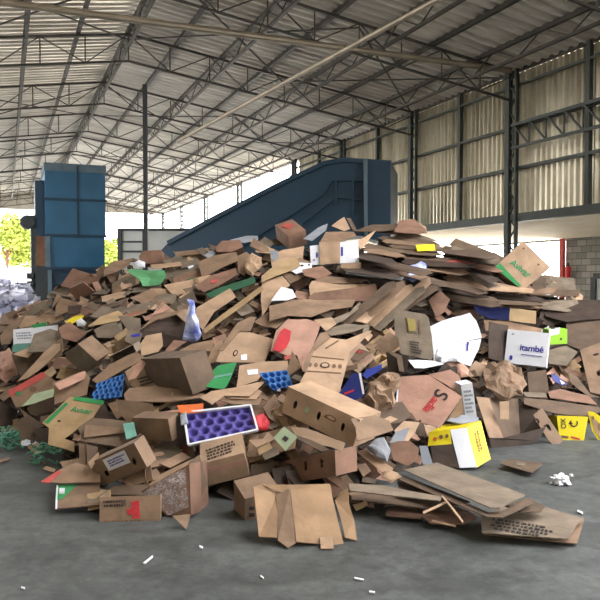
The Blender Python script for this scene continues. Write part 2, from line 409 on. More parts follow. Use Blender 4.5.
# loose uncountable shreds over that mass
vs, fs = [], []
for _ in range(2600):
    pxx = R.uniform(-60, 660); pf = interp(FOOT, pxx); yf = CAMZ / -ray(pxx, pf).z; yr = interp(RIDGE, pxx)
    Y = yf + (yr + 1.0 - yf) * R.random(); X = (pxx - 300) / F * Y
    c = Vector((X, Y, heap_z(X, Y) - R.uniform(.16, .3)))
    if c.z < .02: continue
    q = Matrix.Rotation(R.uniform(0, 6.3), 3, 'Z') @ Matrix.Rotation(R.gauss(.3, .5), 3, 'X') @ Matrix.Rotation(R.gauss(0, .4), 3, 'Y')
    a, b = R.uniform(.04, .16), R.uniform(.03, .1); k = len(vs)
    for sx, sy in ((-1, -1), (1, -1), (1, 1), (-1, 1)):
        vs.append(c + q @ Vector((sx * a * R.uniform(.7, 1.2), sy * b * R.uniform(.7, 1.2), R.uniform(-.015, .015))))
    fs.append((k, k+1, k+2, k+3))
o = link('cardboard_debris', mesh('cardboard_debris', vs, fs), M['k7'], kind='stuff', label='small torn cardboard shreds filling the gaps of the heap', category='cardboard')  # umber tone puts shade into the gaps
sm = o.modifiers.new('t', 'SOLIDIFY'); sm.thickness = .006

# ---------- helpers for the pieces ----------
CELL = 4; NB = 150
ZM = [[1e9] * NB for _ in range(NB)]     # the same, one cell wider
ZB = [[1e9] * NB for _ in range(NB)]     # how near the traced pieces stand, so that filler stays behind
THINGS = []   # (object, centre px, kind words, tone, auto label?)
LAND = []     # landmarks (words, px, py)
def cam_normal(n, az=0):
    """n: name of a tilt; az turns it about the vertical (degrees, + towards the right of the picture)"""
    base = {'flat': (0, -.10, .99), 'lie': (0, -.42, .91), 'mid': (0, -.7, .71), 'lean': (0, -.88, .47), 'face': (0, -.985, .17), 'under': (0, -.97, -.25)}[n] if isinstance(n, str) else n
    return (Matrix.Rotation(math.radians(az), 3, 'Z') @ Vector(base)).normalized()
def clip_in(px, py, poly):
    c = False; j = len(poly) - 1
    for i in range(len(poly)):
        xi, yi, xj, yj = poly[i][0], poly[i][1], poly[j][0], poly[j][1]
        if (yi > py) != (yj > py) and px < (xj - xi) * (py - yi) / (yj - yi) + xi: c = not c
        j = i
    return c
def samples(poly):
    xs = [p[0] for p in poly]; ys = [p[1] for p in poly]; out = []
    x = min(xs) + 1
    while x < max(xs):
        y = min(ys) + 1
        while y < max(ys):
            if clip_in(x, y, poly): out.append((x, y))
            y += 3
        x += 3
    return out or [(sum(xs) / len(xs), sum(ys) / len(ys))]
class Plane:
    def __init__(s, p, n): s.p = p; s.n = n
    def at(s, px, py):
        d = ray(px, py); den = d.dot(s.n)
        if abs(den) < .02: den = math.copysign(.02, den) if den else -.02
        t = (s.p - CAM).dot(s.n) / den
        return CAM + d * max(1.5, min(30, t))
    def lift(s, h): return Plane(s.p + s.n * h, s.n)
def fit_plane(poly, n, lift=0.02, keep=.8):
    """plane with normal n through the heap under the outline, brought up until most of the outline clears the heap"""
    ss = samples(poly); cx = sum(p[0] for p in ss) / len(ss); cy = sum(p[1] for p in ss) / len(ss)
    Y = hitc(cx, cy); pl = Plane(at(cx, cy, Y), n); offs = []
    for x, y in ss:
        q = pl.at(x, y); offs.append((q.y - hitc(x, y)))
    offs.sort(); k = offs[min(len(offs) - 1, int(len(offs) * keep))]
    k = max(0.0, min(k, .9))
    return Plane(at(cx, cy, Y - k - lift), n)
def mark(poly, fn):
    xs = [p[0] for p in poly]; ys = [p[1] for p in poly]
    for cx in range(max(0, int(min(xs)) // CELL), min(NB - 1, int(max(xs)) // CELL) + 1):
        for cy in range(max(0, int(min(ys)) // CELL), min(NB - 1, int(max(ys)) // CELL) + 1):
            x, y = cx * CELL + 2, cy * CELL + 2
            if clip_in(x, y, poly):
                for ex, ey in ((0, 0), (1, 0), (0, 1), (-1, 0), (0, -1)):
                    if 0 <= cx + ex < NB and 0 <= cy + ey < NB: ZM[cy + ey][cx + ex] = min(ZM[cy + ey][cx + ex], fn(x, y).y)
                ZB[cy][cx] = min(ZB[cy][cx], fn(x, y).y)
def new_thing_props(o, cat, label, words_, c, tone, group=None):
    o['category'] = cat
    if group: o['group'] = group
    if label: o['label'] = label
    THINGS.append([o, c, words_, tone, label is None])
def set_origin(o, vs):
    c = sum(vs, Vector()) / len(vs)
    o.location = c
    return c
def surf(name, loops3, m, parent=None, thick=.006, wr=.0, sub=0, inv=None):
    """loops3: list of faces, each a list of loops (outer, holes...) of 3D points; welded into one surface with thickness"""
    vs, fs = [], []
    for loops in loops3:
        flat = [p for lp in loops for p in lp]
        if len(loops) == 1 and len(loops[0]) <= 4: tris = [tuple(range(len(flat)))]
        else: tris = tessellate_polygon([[p.copy() for p in lp] for lp in loops])
        k = len(vs); vs += flat; fs += [tuple(k + i for i in t) for t in tris]
    org = sum(vs, Vector()) / len(vs) if parent is None else parent.matrix_basis.translation
    bm = bmesh.new(); bv = [bm.verts.new(v - org) for v in vs]
    for f in fs:
        try: bm.faces.new([bv[i] for i in f])
        except ValueError: pass
    bmesh.ops.remove_doubles(bm, verts=bm.verts, dist=.0015)
    bmesh.ops.recalc_face_normals(bm, faces=bm.faces)
    if sub:
        bmesh.ops.triangulate(bm, faces=bm.faces)
        bmesh.ops.subdivide_edges(bm, edges=bm.edges, cuts=sub, use_grid_fill=True)
        sd = R.random() * 50
        for v in bm.verts:
            v.co += Vector((noise.noise(v.co * 5 + Vector((sd, 0, 0))), noise.noise(v.co * 5 + Vector((0, sd, 0))), noise.noise(v.co * 5 + Vector((0, 0, sd))))) * wr
    me = bpy.data.meshes.new(name); bm.to_mesh(me); bm.free()
    o = link(name, me, m, parent)
    if parent is None: o.location = org
    if thick:
        md = o.modifiers.new('thickness', 'SOLIDIFY'); md.thickness = thick; md.offset = 0; md.use_even_offset = False
    return o
def ragged(pts, amt):
    out = []
    for a, b in zip(pts, pts[1:] + pts[:1]):
        out.append(a); L_ = math.hypot(b[0] - a[0], b[1] - a[1])
        n = int(L_ / 14)
        for k in range(1, n + 1):
            t = k / (n + 1); out.append((a[0] + (b[0] - a[0]) * t + R.uniform(-amt, amt), a[1] + (b[1] - a[1]) * t + R.uniform(-amt, amt)))
    return out
def centre(poly): return (sum(p[0] for p in poly) / len(poly), sum(p[1] for p in poly) / len(poly))
def ell(c, rx, ry, rot=0, n=12):
    return [(c[0] + rx * math.cos(t) * math.cos(rot) - ry * math.sin(t) * math.sin(rot), c[1] + rx * math.cos(t) * math.sin(rot) + ry * math.sin(t) * math.cos(rot)) for t in [2 * math.pi * k / n for k in range(n)]]
def S(tone, poly, tilt='mid', az=0, label=None, name='cardboard_sheet', cat='cardboard', words_=None, lift=.03, holes=(), parent=None, plane=None, rag=0, wr=.008, land=None, keep=.8, group=None, thick=.006, cut=None):
    """a sheet whose outline is given in pixels, lying on a plane of its own"""
    pl = plane or fit_plane(poly, cam_normal(tilt, az), lift, keep)
    pp = ragged(poly, rag) if rag else poly
    loops = [[pl.at(*p) for p in pp]] + [[pl.at(*p) for p in h] for h in holes]
    o = surf(name, [loops], M[tone], parent, thick, wr, 1 if wr and not holes else 0)
    mark(poly, pl.at)
    if parent is None:
        new_thing_props(o, cat, label, words_ or 'cardboard sheet', centre(poly), tone, group)
    if land: LAND.append((land,) + centre(poly))
    o_pl = pl
    return o, o_pl
def bring_up(o, limit=.45):
    """lay a piece on top of the pieces it overlaps"""
    push = 0
    vs_ = [o.location + v.co for v in o.data.vertices]
    for p in vs_:
        x, y = proj(p); z = zbuf(x, y)
        if z < p.y: push = max(push, p.y - z)
    for f in o.data.polygons:
        p = o.location + f.center; x, y = proj(p); z = zbuf(x, y)
        if z < p.y: push = max(push, p.y - z)
    push = min(push + .01, limit)
    o.location -= (o.location - CAM).normalized() * push
def zbuf(px, py):
    x, y = int(px) // CELL, int(py) // CELL
    return ZB[y][x] if 0 <= x < NB and 0 <= y < NB else 1e9
def P(parent, pl, tone, poly, name, off=.006, thick=.002, label=None, holes=()):
    """a part lying on the plane of its thing (print, label, tape, painted hole)"""
    q = pl.lift(off if pl.n.dot(CAM - pl.p) > 0 else -off)
    o = surf(name, [[[q.at(*p) for p in poly]] + [[q.at(*p) for p in h] for h in holes]], M[tone], parent, thick)
    if label: o['label'] = label
    return o
def T(parent, pl, text, p0, p1, tone, h=None, off=.007, name='printed_text', label=None, shear=0):
    """writing on a plane: from pixel p0 to pixel p1 along its foot"""
    q = pl.lift(off if pl.n.dot(CAM - pl.p) > 0 else -off)
    a, b = q.at(*p0), q.at(*p1); x = (b - a); wdt = x.length; x.normalize()
    n = q.n if q.n.dot(CAM - q.p) > 0 else -q.n
    y = n.cross(x).normalized()
    cu = bpy.data.curves.new(name, 'FONT'); cu.body = text; cu.extrude = .0008; cu.offset = .018; cu.shear = shear; cu.space_character = .95
    o = link(name, cu, None, parent); cu.materials.append(M[tone])
    est = .6 * len(text)
    bpy.context.view_layer.update()
    dx = o.dimensions.x or est
    s = wdt / dx
    sy = s if h is None else h / .7
    mw = Matrix((x, y, n)).transposed().to_4x4(); mw.translation = a
    o.matrix_basis = Matrix.Translation(-parent.matrix_basis.translation) @ mw @ Matrix.Diagonal((s, sy, s, 1))
    bpy.context.view_layer.update()
    me = bpy.data.meshes.new_from_object(o.evaluated_get(bpy.context.evaluated_depsgraph_get()))
    mb = o.matrix_basis.copy(); bpy.data.objects.remove(o); bpy.data.curves.remove(cu)
    o = link(name, me, None, parent); o.matrix_basis = mb
    if not me.materials: me.materials.append(M[tone])
    if label: o['label'] = label
    return o
def prints(parent, pl, tone, p0, pu, pv, rows, name='printing', seed=1):
    """rows of small illegible print: short strokes between corner p0, p0+pu, p0+pv (pixels)"""
    rr = random.Random(seed); q = pl.lift(.006 if pl.n.dot(CAM - pl.p) > 0 else -.006); loops = []
    for r in range(rows):
        v = (r + .5) / rows; u = rr.uniform(0, .08); end = rr.uniform(.7, 1)
        while u < end:
            du = rr.uniform(.03, .1); hh = .28 / rows
            pts = [(p0[0] + pu[0] * uu + pv[0] * vv, p0[1] + pu[1] * uu + pv[1] * vv) for uu, vv in ((u, v - hh), (min(end, u + du), v - hh), (min(end, u + du), v + hh), (u, v + hh))]
            loops.append([[q.at(*p) for p in pts]]); u += du + rr.uniform(.015, .035)
    return surf(name, loops, M[tone], parent, .001)
def solve_box(P0, A, B, C, Y0, guess=None):
    """three box edges seen from the corner P0: find the depths that make them square to each other"""
    rays = [ray(*A), ray(*B), ray(*C)]; p0 = at(P0[0], P0[1], Y0)
    sc = Y0 / F
    ln = [max(.02, math.hypot(q[0] - P0[0], q[1] - P0[1]) * sc) for q in (A, B, C)]
    def cost(f):
        e = [CAM + rays[i] * (Y0 + ln[i] * f[i]) - p0 for i in range(3)]
        u = [x.normalized() for x in e]
        c = abs(u[0].dot(u[1])) + abs(u[0].dot(u[2])) + abs(u[1].dot(u[2]))
        return c + sum(.06 * max(0, x) + .5 * max(0, x - 1.8) + 2 * max(0, -x) for x in f), c, e
    g = [0, .25, .5, .8, 1.1, 1.5, 2.0]; best = min(((cost((x, y, z))[0], (x, y, z)) for x in g for y in g for z in g))
    f = list(best[1]); c = best[0]; st = .2
    while st > .004:
        imp = False
        for k in range(3):
            for s in (st, -st):
                h = list(f); h[k] += s; v = cost(h)[0]
                if v < c: f, c, imp = h, v, True
        if not imp: st /= 2
    _, cc, e = cost(f)
    return p0, e, cc
def guess_sign(x): return 1 if x >= 0 else -1
class Q:  # plane through three 3D points
    pass
def plane3(p, u, v):
    n = u.cross(v).normalized()
    if n.dot(CAM - p) < 0: n = -n
    return Plane(p, n)
def B(tone, P0, A, Bp, C, label=None, open_=(), stretch=(1, 1, 1), words_='cardboard box', lift=.0, holes=None, Y=None, land=None, name='cardboard_box', cat='box', guess=(1, 1, 1), group=None, tones=None):
    """a box from its nearest corner P0 and the three corners joined to it (pixels). holes: {'ab': [pixel loops]}; open_: faces left out"""
    poly0 = [A, P0, Bp, C]
    if Y is None:
        cx, cy = (A[0] + Bp[0] + C[0] + P0[0]) / 4, (A[1] + Bp[1] + C[1] + P0[1]) / 4
        Y = min(hitc(cx, cy), hitc(*P0), hitc(*A) , hitc(*Bp)) - .02 - lift
        Y = max(Y, 3.0)
    p0, (a, b, c), err = solve_box(P0, A, Bp, C, Y, guess)
    if err > .25: print('BOX', label or P0, 'square error %.2f' % err, [round(x.length, 2) for x in (a, b, c)])
    a = a * stretch[0]; b = b * stretch[1]; c = c * stretch[2]
    quad = {'ab': (p0, a, b), 'ac': (p0, a, c), 'bc': (p0, b, c), 'AB': (p0 + c, a, b), 'AC': (p0 + b, a, c), 'BC': (p0 + a, b, c)}
    loops = []
    planes = {k: plane3(q[0], q[1], q[2]) for k, q in quad.items()}
    for k, (p, u, v) in quad.items():
        if k in open_: continue
        lp = [[p, p + u, p + u + v, p + v]]
        for h in (holes or {}).get(k, ()): lp.append([planes[k].at(*x) for x in h])
        loops.append(lp)
    o = surf(name, loops, M[tone], None, .007)
    o['dims'] = [a.length, b.length, c.length]
    for k, (p, u, v) in quad.items():
        if k in ('ab', 'ac', 'bc') and k not in open_:
            pts = [proj(x) for x in (p, p + u, p + u + v, p + v)]
            mark(pts, planes[k].at)
    pc = proj(p0 + (a + b + c) / 2)
    new_thing_props(o, cat, label, words_, pc, tone, group)
    if land: LAND.append((land,) + pc)
    return o, planes, quad
def flap(parent, quad, face, edge, length, ang, tone, name='flap', inset=.02):
    """a lid flap hinged on an edge of an open face: edge 0..3 of the quad, opened by ang degrees from the face plane outwards"""
    p, u, v = quad[face]; cs = [p, p + u, p + u + v, p + v]
    a, b = cs[edge], cs[(edge + 1) % 4]; mid = sum(cs, Vector()) / 4
    e = (b - a).normalized(); inw = (mid - (a + b) / 2); inw -= e * inw.dot(e); inw.normalize()
    others = [q for k, q in quad.items() if k != face]
    allc = sum((q[0] + q[1] / 2 + q[2] / 2 for q in quad.values()), Vector()) / 6
    outn = (mid - allc); outn = outn.normalized()
    t = math.radians(ang); d = (-inw * math.cos(t) + outn * math.sin(t)) * length
    o = surf(name, [[[a + e * inset, b - e * inset, b - e * inset * 2 + d, a + e * inset * 2 + d]]], M[tone], parent, .006, .004, 1)
    return o
def FBX(tone, quadpx, tilt, az, depth, label=None, open_=(), words_='cardboard box', lift=.02, holes=(), land=None, name='cardboard_box', cat='box', keep=.8, group=None):
    """a box from its front face outline and a facing direction; depth runs away from the viewer"""
    pl = fit_plane(quadpx, cam_normal(tilt, az), lift, keep)
    f = [pl.at(*p) for p in quadpx]; bk = [p - pl.n * depth for p in f]
    loops = []
    if 'front' not in open_: loops.append([f] + [[pl.at(*x) for x in h] for h in holes])
    nm = ['top', 'right', 'bottom', 'left']
    for i in range(4):
        if nm[i] in open_: continue
        j = (i + 1) % 4; loops.append([[f[i], f[j], bk[j], bk[i]]])
    if 'back' not in open_: loops.append([bk])
    o = surf(name, loops, M[tone], None, .007)
    mark(quadpx, pl.at)
    c = centre(quadpx)
    new_thing_props(o, cat, label, words_, c, tone, group)
    if land: LAND.append((land,) + c)
    o['dims'] = [depth]
    return o, pl, f, bk
def egg_tray(name, quadpx, tilt, az, tone, label, nx, ny, land, lift=.06, amp=.042, rim=None):
    pl = fit_plane(quadpx, cam_normal(tilt, az), lift, .9)
    c = [pl.at(*p) for p in quadpx]; n = pl.n if pl.n.dot(CAM - pl.p) > 0 else -pl.n
    gx, gy = nx * 10, ny * 10; vs, fs = [], []
    org = sum(c, Vector()) / 4
    for j in range(gy + 1):
        for i in range(gx + 1):
            u, v = i / gx, j / gy
            p = c[0] * (1-u)*(1-v) + c[1]*u*(1-v) + c[2]*u*v + c[3]*(1-u)*v
            gv = v * ny; row = int(gv); gu = u * nx + (.5 if row % 2 else 0)
            rr_ = math.hypot(gu % 1 - .5, gv % 1 - .5) / .46; kk_ = max(0.0, 1 - rr_); s = -min(1, kk_ * 1.9) ** 1.2
            if (gu < .5 and row % 2) or (gu > nx and row % 2): s = 0
            vs.append(p - org + n * amp * s)
    for j in range(gy):
        for i in range(gx):
            a = j * (gx + 1) + i; fs.append((a, a + gx + 1, a + gx + 2, a + 1))
    me = mesh(name, vs, fs); me.polygons.foreach_set('use_smooth', [True] * len(fs))
    o = link(name, me, M[tone]); o.location = org
    md = o.modifiers.new('t', 'SOLIDIFY'); md.thickness = .004
    mark(quadpx, pl.at)
    new_thing_props(o, 'egg tray', label, 'egg tray', centre(quadpx), tone); LAND.append((land,) + centre(quadpx))
    if rim:
        rv, rf = [], []
        for k in range(4): bar(rv, rf, c[k] - org + n * .012, c[(k + 1) % 4] - org + n * .012, .014, .02, up=n)
        link('rim', mesh('rim', rv, rf), M[rim], o)
    return o, pl
def pillow(tone, poly, tilt, az, thick, label, name, cat, words_, lift=.05, wr=.03, land=None, sub=3):
    """a crumpled bag or ball: outline swollen to a body with folds"""
    pl = fit_plane(poly, cam_normal(tilt, az), lift, .8); n = pl.n if pl.n.dot(CAM - pl.p) > 0 else -pl.n
    pts = ragged(poly, .4); out = [pl.at(*p) for p in pts]; cen = sum(out, Vector()) / len(out)
    rings = [(1.0, 0), (.86, .55), (.6, .85), (.3, 1.0)]
    vs, fs = [], []; sd = R.random() * 40
    for side in (1, -1):
        for r, h in rings:
            if side == -1 and r == 1.0: continue
            for p in out: vs.append(cen + (p - cen) * r + n * side * thick / 2 * h)
    N_ = len(out); top = [list(range(k * N_, (k + 1) * N_)) for k in range(4)]; bot = [top[0]] + [list(range((4 + k) * N_, (5 + k) * N_)) for k in range(3)]
    for rr_, fl in ((top, 0), (bot, 1)):
        for a, b in zip(rr_, rr_[1:]):
            for i in range(N_):
                j = (i + 1) % N_; q = (a[i], a[j], b[j], b[i]); fs.append(q if not fl else q[::-1])
        fs.append(tuple(rr_[-1]) if not fl else tuple(rr_[-1][::-1]))
    bm = bmesh.new(); bv = [bm.verts.new(v - cen) for v in vs]
    for f in fs: bm.faces.new([bv[i] for i in f])
    bmesh.ops.triangulate(bm, faces=[f for f in bm.faces if len(f.verts) > 4])
    bmesh.ops.subdivide_edges(bm, edges=bm.edges, cuts=1, use_grid_fill=True)
    bmesh.ops.recalc_face_normals(bm, faces=bm.faces)
    for v in bm.verts:
        q = v.co * 9 + Vector((sd, sd, sd)); rdg = 1 - abs(noise.noise(q)) * 2.2
        v.co += n * wr * rdg * .6 + Vector((noise.noise(q * 1.3), noise.noise(q * 1.3 + Vector((9, 0, 0))), noise.noise(q * 1.3 + Vector((0, 9, 0))))) * wr * .7
    me = bpy.data.meshes.new(name); bm.to_mesh(me); bm.free()
    o = link(name, me, M[tone]); o.location = cen
    mark(poly, pl.at)
    new_thing_props(o, cat, label, words_, centre(poly), tone)
    if land: LAND.append((land,) + centre(poly))
    return o, pl
def G(name, cat, words_, faces, tone, label, lift=.0, base=None, land=None, tones=None):
    """a thing folded from several panels that share corners. base (px, py) fixes its distance; faces: {part: [(px, py, depth offset)...]}"""
    Y = hitc(*base) - lift
    first = True; o = None; pls = {}
    for k, (part, poly) in enumerate(faces.items()):
        pts = [at(p[0], p[1], Y + p[2]) for p in poly]
        t = (tones or {}).get(part, tone)
        if o is None:
            o = surf(name, [[pts]], M[t], None, .006, .003, 1)
            child = o
        else: child = surf(part.rstrip('0123456789'), [[pts]], M[t], o, .006, .003, 1)
        pl = plane3(pts[0], pts[1] - pts[0], pts[-1] - pts[0]); pls[part] = pl
        mark([(p[0], p[1]) for p in poly], pl.at)
    allp = [p for f in faces.values() for p in f]; c = (sum(p[0] for p in allp) / len(allp), sum(p[1] for p in allp) / len(allp))
    new_thing_props(o, cat, label, words_, c, tone)
    if land: LAND.append((land,) + c)
    return o, pls
# ================= pieces of the heap, traced one by one =================
# ---- boxes along the front ----
o, pl, q = B('k1', (353, 447), (282, 412), (360, 420), (374, 438), 'long pale fruit carton with three oval hand holes lying across the heap', land='long fruit carton',
             holes={'ab': [ell((295.5, 405), 1.9, 4.4, .25), ell((319, 415.5), 1.9, 4.4, .25), ell((343, 427), 1.9, 4.4, .25)]}, lift=.12)
P(o, pl['ab'], 'inkbr', ell((331, 418), 6, 2.6, .45), 'printed_mark'); P(o, pl['ab'], 'pgreen', ell((307, 410), 3, 3), 'printed_mark')
P(o, pl['ab'], 'k1', ell((331, 418), 4.4, 1.6, .45), 'printed_mark', off=.009)
prints(o, pl['ab'], 'inkbr', (324, 413.5), (12, 6), (-1, 3.5), 2, seed=2)
o, pl, q = B('k1', (243.5, 453), (200.5, 464), (241.5, 433.5), (249.5, 475), 'pale square carton with printed lines on top below the purple egg tray', land='pale square carton', lift=.1)
prints(o, pl['ab'], 'ink', (205, 449.5), (34, -11.5), (.5, 12), 4, seed=3)
P(o, pl['ac'], 'k4', [(201, 470), (246, 459), (247, 464), (203, 476)], 'tape')
o, pl, q = B('k2', (147, 467), (102, 486), (134, 443), (156, 459), 'brown carton with a white label and two hand holes above the red stamped box', land='carton with the white label', lift=.1,
             holes={'ab': [ell((107, 473), 2, 3.2, -.5), ell((134.5, 461.5), 2, 3.4, -.4)]})
P(o, pl['ab'], 'white', [(102.5, 460), (124, 450), (130.5, 462.5), (109, 471)], 'paper_label', label='white paper label')
prints(o, pl['ab'].lift(.002), 'inkb', (106, 461), (19, -8.5), (3.5, 7), 3, 'label_print', seed=5)
o, pl, f, bk = FBX('k2', [(100, 497), (160, 495), (160, 523), (100, 526)], 'face', 4, .34, 'brown box with red stamp and black print standing on the concrete', open_=('top',), land='red stamped box')
P(o, pl, 'inkr', [(131, 502), (139, 500), (140, 518), (133, 519)], 'red_stamp'); P(o, pl, 'inkr', [(127, 509), (133, 508), (133, 515), (128, 515)], 'red_stamp')
prints(o, pl, 'ink', (103, 500), (22, -1), (.3, 8), 2, seed=8); prints(o, pl, 'inkbr', (103, 520), (50, -1), (0, 3), 1, seed=9); P(o, pl, 'k3', [(121, 500), (126, 500), (126, 505), (121, 505)], 'printed_mark')
S('k3', [(100, 496), (112, 487), (150, 484), (158, 495)], 'lie', 0, parent=o, name='flap')
o, pl, f, bk = FBX('k8', [(141, 491), (189, 464), (191, 515), (166, 515)], 'face', -14, .3, 'torn open box wrapped in clear film beside the red stamped box', land='film wrapped box', open_=('top',), lift=.12)
S('k3', [(189, 463), (199, 455), (207, 484), (192, 515)], 'face', 50, parent=o, name='side_panel', wr=.003)  # darker tone paints this side as shaded
S('k1', [(139, 493), (160, 474), (200, 456), (190, 465), (162, 480)], 'mid', -20, parent=o, name='flap')
S('plastic', [(140, 493), (160, 480), (187, 468), (188, 508), (168, 514), (158, 500)], 'face', -14, parent=o, name='plastic_film', lift=.2, wr=.03)
S('k2', [(172, 516), (190, 514), (186, 529), (180, 524)], 'mid', 10, 'small brown flap poking out under the film wrapped box', lift=.1)
o, pl, q = B('k2', (245, 499), (234, 481), (280, 490), (245.5, 533), 'upright brown box half hidden behind the unfolded tan sheet', land='upright brown box', Y=4.35, open_=())
prints(o, pl['bc'], 'ink', (249, 505), (6, 0), (0, 20), 3, seed=12)
# unfolded tan sheet propped at the front
G('unfolded_carton', 'cardboard', 'unfolded carton', {
  'main_panel': [(290, 489, .03), (331, 492, .06), (344, 546, -.22), (296, 542, -.26)],
  'panel1': [(276, 494, .02), (290, 489, .03), (296, 543, -.26), (288, 548, -.30), (278, 541, -.25)],
  'panel2': [(253, 487, .0), (263, 484, .03), (277, 494, .03), (277, 538, -.25), (259, 537, -.24)],
  'panel3': [(335, 500, .06), (340, 494, .06), (348, 488, .08), (349, 503, .02), (354, 520, -.08), (357, 541, -.18), (345, 538, -.18), (341, 520, -.08)],
  'top_flap': [(262, 485, .02), (330, 484, .10), (332, 494, .05), (280, 492, .02)],
  'bottom_flap': [(320, 538, -.22), (333, 537, -.22), (334, 549, -.31), (321, 549, -.31)],
 }, 'k9', 'large tan carton unfolded and propped upright on the concrete in front', base=(305, 500), lift=.2, land='unfolded tan carton', tones={'panel1': 'k2', 'bottom_flap': 'k1'})
o, pl, q = B('k8', (335, 450.5), (279.5, 462), (336, 475.5), (356, 446), 'reddish box with three narrow slots behind the unfolded tan carton', land='box with three slots', lift=.06,
             holes={'ab': [[(290, 464.5), (292.5, 464), (293, 472), (290.5, 472.5)], [(304.5, 461.5), (307, 461), (307.5, 470), (305, 470.5)], [(320.5, 458.5), (323, 458), (323.5, 467), (321, 467.5)]]})
# ---- trays ----
egg_tray('egg_tray', [(184, 414), (251, 406.5), (258, 431), (189, 446)], 'mid', -8, 'purple', 'purple moulded egg tray with rows of dimples near the front of the heap', 6, 4, 'purple egg tray', rim='white', lift=.12)
egg_tray('egg_tray', [(97, 383), (124, 374), (122, 396.5), (90, 400)], 'mid', -10, 'blue', 'bright blue moulded egg tray above the green striped carton', 6, 4, 'blue egg tray', lift=.1)
egg_tray('egg_tray', [(259, 373), (287, 370), (292.5, 385), (273, 390)], 'mid', 10, 'blue', 'bright blue moulded egg tray just above the long fruit carton', 4, 3, 'small blue egg tray', lift=.1)
S('orange', [(178, 406), (203, 404), (203, 412), (181, 414)], 'lie', 0, 'orange printed scrap at the upper corner of the purple egg tray', name='printed_scrap', lift=.1)
pillow('red', [(250, 418), (262, 415), (271, 421), (268, 430), (256, 430)], 'mid', 10, .06, 'crumpled red net bag at the end of the purple egg tray', 'net_bag', 'bag', 'bag', land='red net bag')
pillow('grey', [(180, 415), (186, 412), (188, 424), (181, 425)], 'mid', 0, .03, 'small crumpled white paper at the corner of the purple egg tray', 'crumpled_paper', 'paper', 'paper', wr=.01)
# small green carton, torn strips
o, pl = S('pgreen', [(284, 426.5), (297.5, 437), (286, 451.5), (273.5, 438)], 'face', 10, 'small pale green square carton lid with a black square', lift=.1, land='small green square lid')
P(o, pl, 'ink', [(285, 435.5), (289, 438.5), (286, 442), (282, 439)], 'black_square')
S('k1', [(293, 428), (305, 428.5), (344, 443), (342, 451), (322, 445), (297, 435)], 'face', 8, 'narrow torn pale strip hanging under the long fruit carton', rag=1, lift=.1)
S('k3', [(281, 431), (300, 431), (330, 450), (322, 452)], 'lie', 0, 'dark folded edge behind the narrow torn pale strip', lift=.02)
o, pl = S('k1', [(356, 452), (364, 450), (393, 468), (388, 475), (384, 474)], 'mid', -15, 'folded cardboard strip with pale torn edge sloping towards the flat sheets', lift=.12)
S('k3', [(363, 449), (370, 447), (397, 466), (393, 469)], 'mid', -15, 'dark folded cardboard strip beside the pale torn edge strip', lift=.1)
pillow('k1', [(384, 474), (398, 473), (402, 478), (392, 482), (383, 479)], 'lie', 0, .04, 'crumpled curl of pale cardboard at the tip of the flat sheets', 'crumpled_cardboard', 'cardboard', 'crumpled cardboard')
# ---- green striped carton and its neighbours ----
o, pl = S('k6', [(42.5, 423), (70, 397), (103, 402.5), (92, 419), (78, 428), (64, 439), (74, 442), (74, 452), (47.5, 445), (49, 428)], 'mid', -12, 'pale carton with green stripes and green lettering near the floor', name='cardboard_box', cat='box', words_='carton', lift=.12, land='green striped carton')
P(o, pl, 'green', [(75, 396.5), (104, 400.5), (103, 405), (73, 400)], 'green_stripe'); P(o, pl, 'green', [(44.5, 422), (66, 402), (68, 404), (48, 424)], 'green_stripe')
T(o, pl, 'Avivar', (70, 411), (91, 414.5), 'inkg', h=.05); S('k7', [(49, 428), (47.5, 445), (42, 452), (33, 428)], 'face', 20, parent=o, name='side_panel', wr=.002)  # very dark side panel tone stands in for shade
P(o, pl, 'hole', ell((59, 421), 1.8, 1), 'painted_hole')  # hand hole is a dark oval painting its shade
S('k7', [(92, 420), (103, 403), (112, 418), (108, 424)], 'face', 10, 'dark triangular flap beside the green striped carton', lift=.05)
S('k1', [(108, 403), (116, 401), (121, 416), (117, 420)], 'face', -20, 'narrow pale printed flap under the blue egg tray', lift=.08)
S('k2', [(116, 399), (152, 404), (155, 425), (138, 432), (119, 413)], 'face', -5, 'plain brown carton side between the blue and purple egg trays', lift=.06, land='plain brown carton side')
o, pl, q = B('k2', (172, 441), (136, 439), (168, 419), (184, 434), 'brown box with pale pink lid tilted beside the purple egg tray', land='pink lidded box', lift=.06, open_=('ac',))
S('k4', [(136, 437), (160, 413), (182, 410), (168, 424)], 'lie', 0, parent=o, name='lid')
S('k7', [(168, 424), (182, 411), (190, 446), (176, 446)], 'face', 40, parent=o, name='side_panel', wr=.002)  # side coloured dark to stand for shade
S('k3', [(78, 428), (92, 418), (128, 421), (136, 436), (118, 447), (84, 441)], 'lie', 0, 'dull flattened carton sheet lying above the carton with the white label', land='dull flattened carton', lift=.08)
S('k2', [(84, 438), (86, 425), (130, 428), (128, 432)], 'mid', 0, 'torn brown fold on the dull flattened carton', lift=.13)
S('teal', [(123, 424), (134, 422), (137, 436), (126, 440)], 'mid', 0, 'small teal plastic scrap above the carton with the white label', name='plastic_scrap', cat='plastic', words_='plastic scrap', lift=.12)
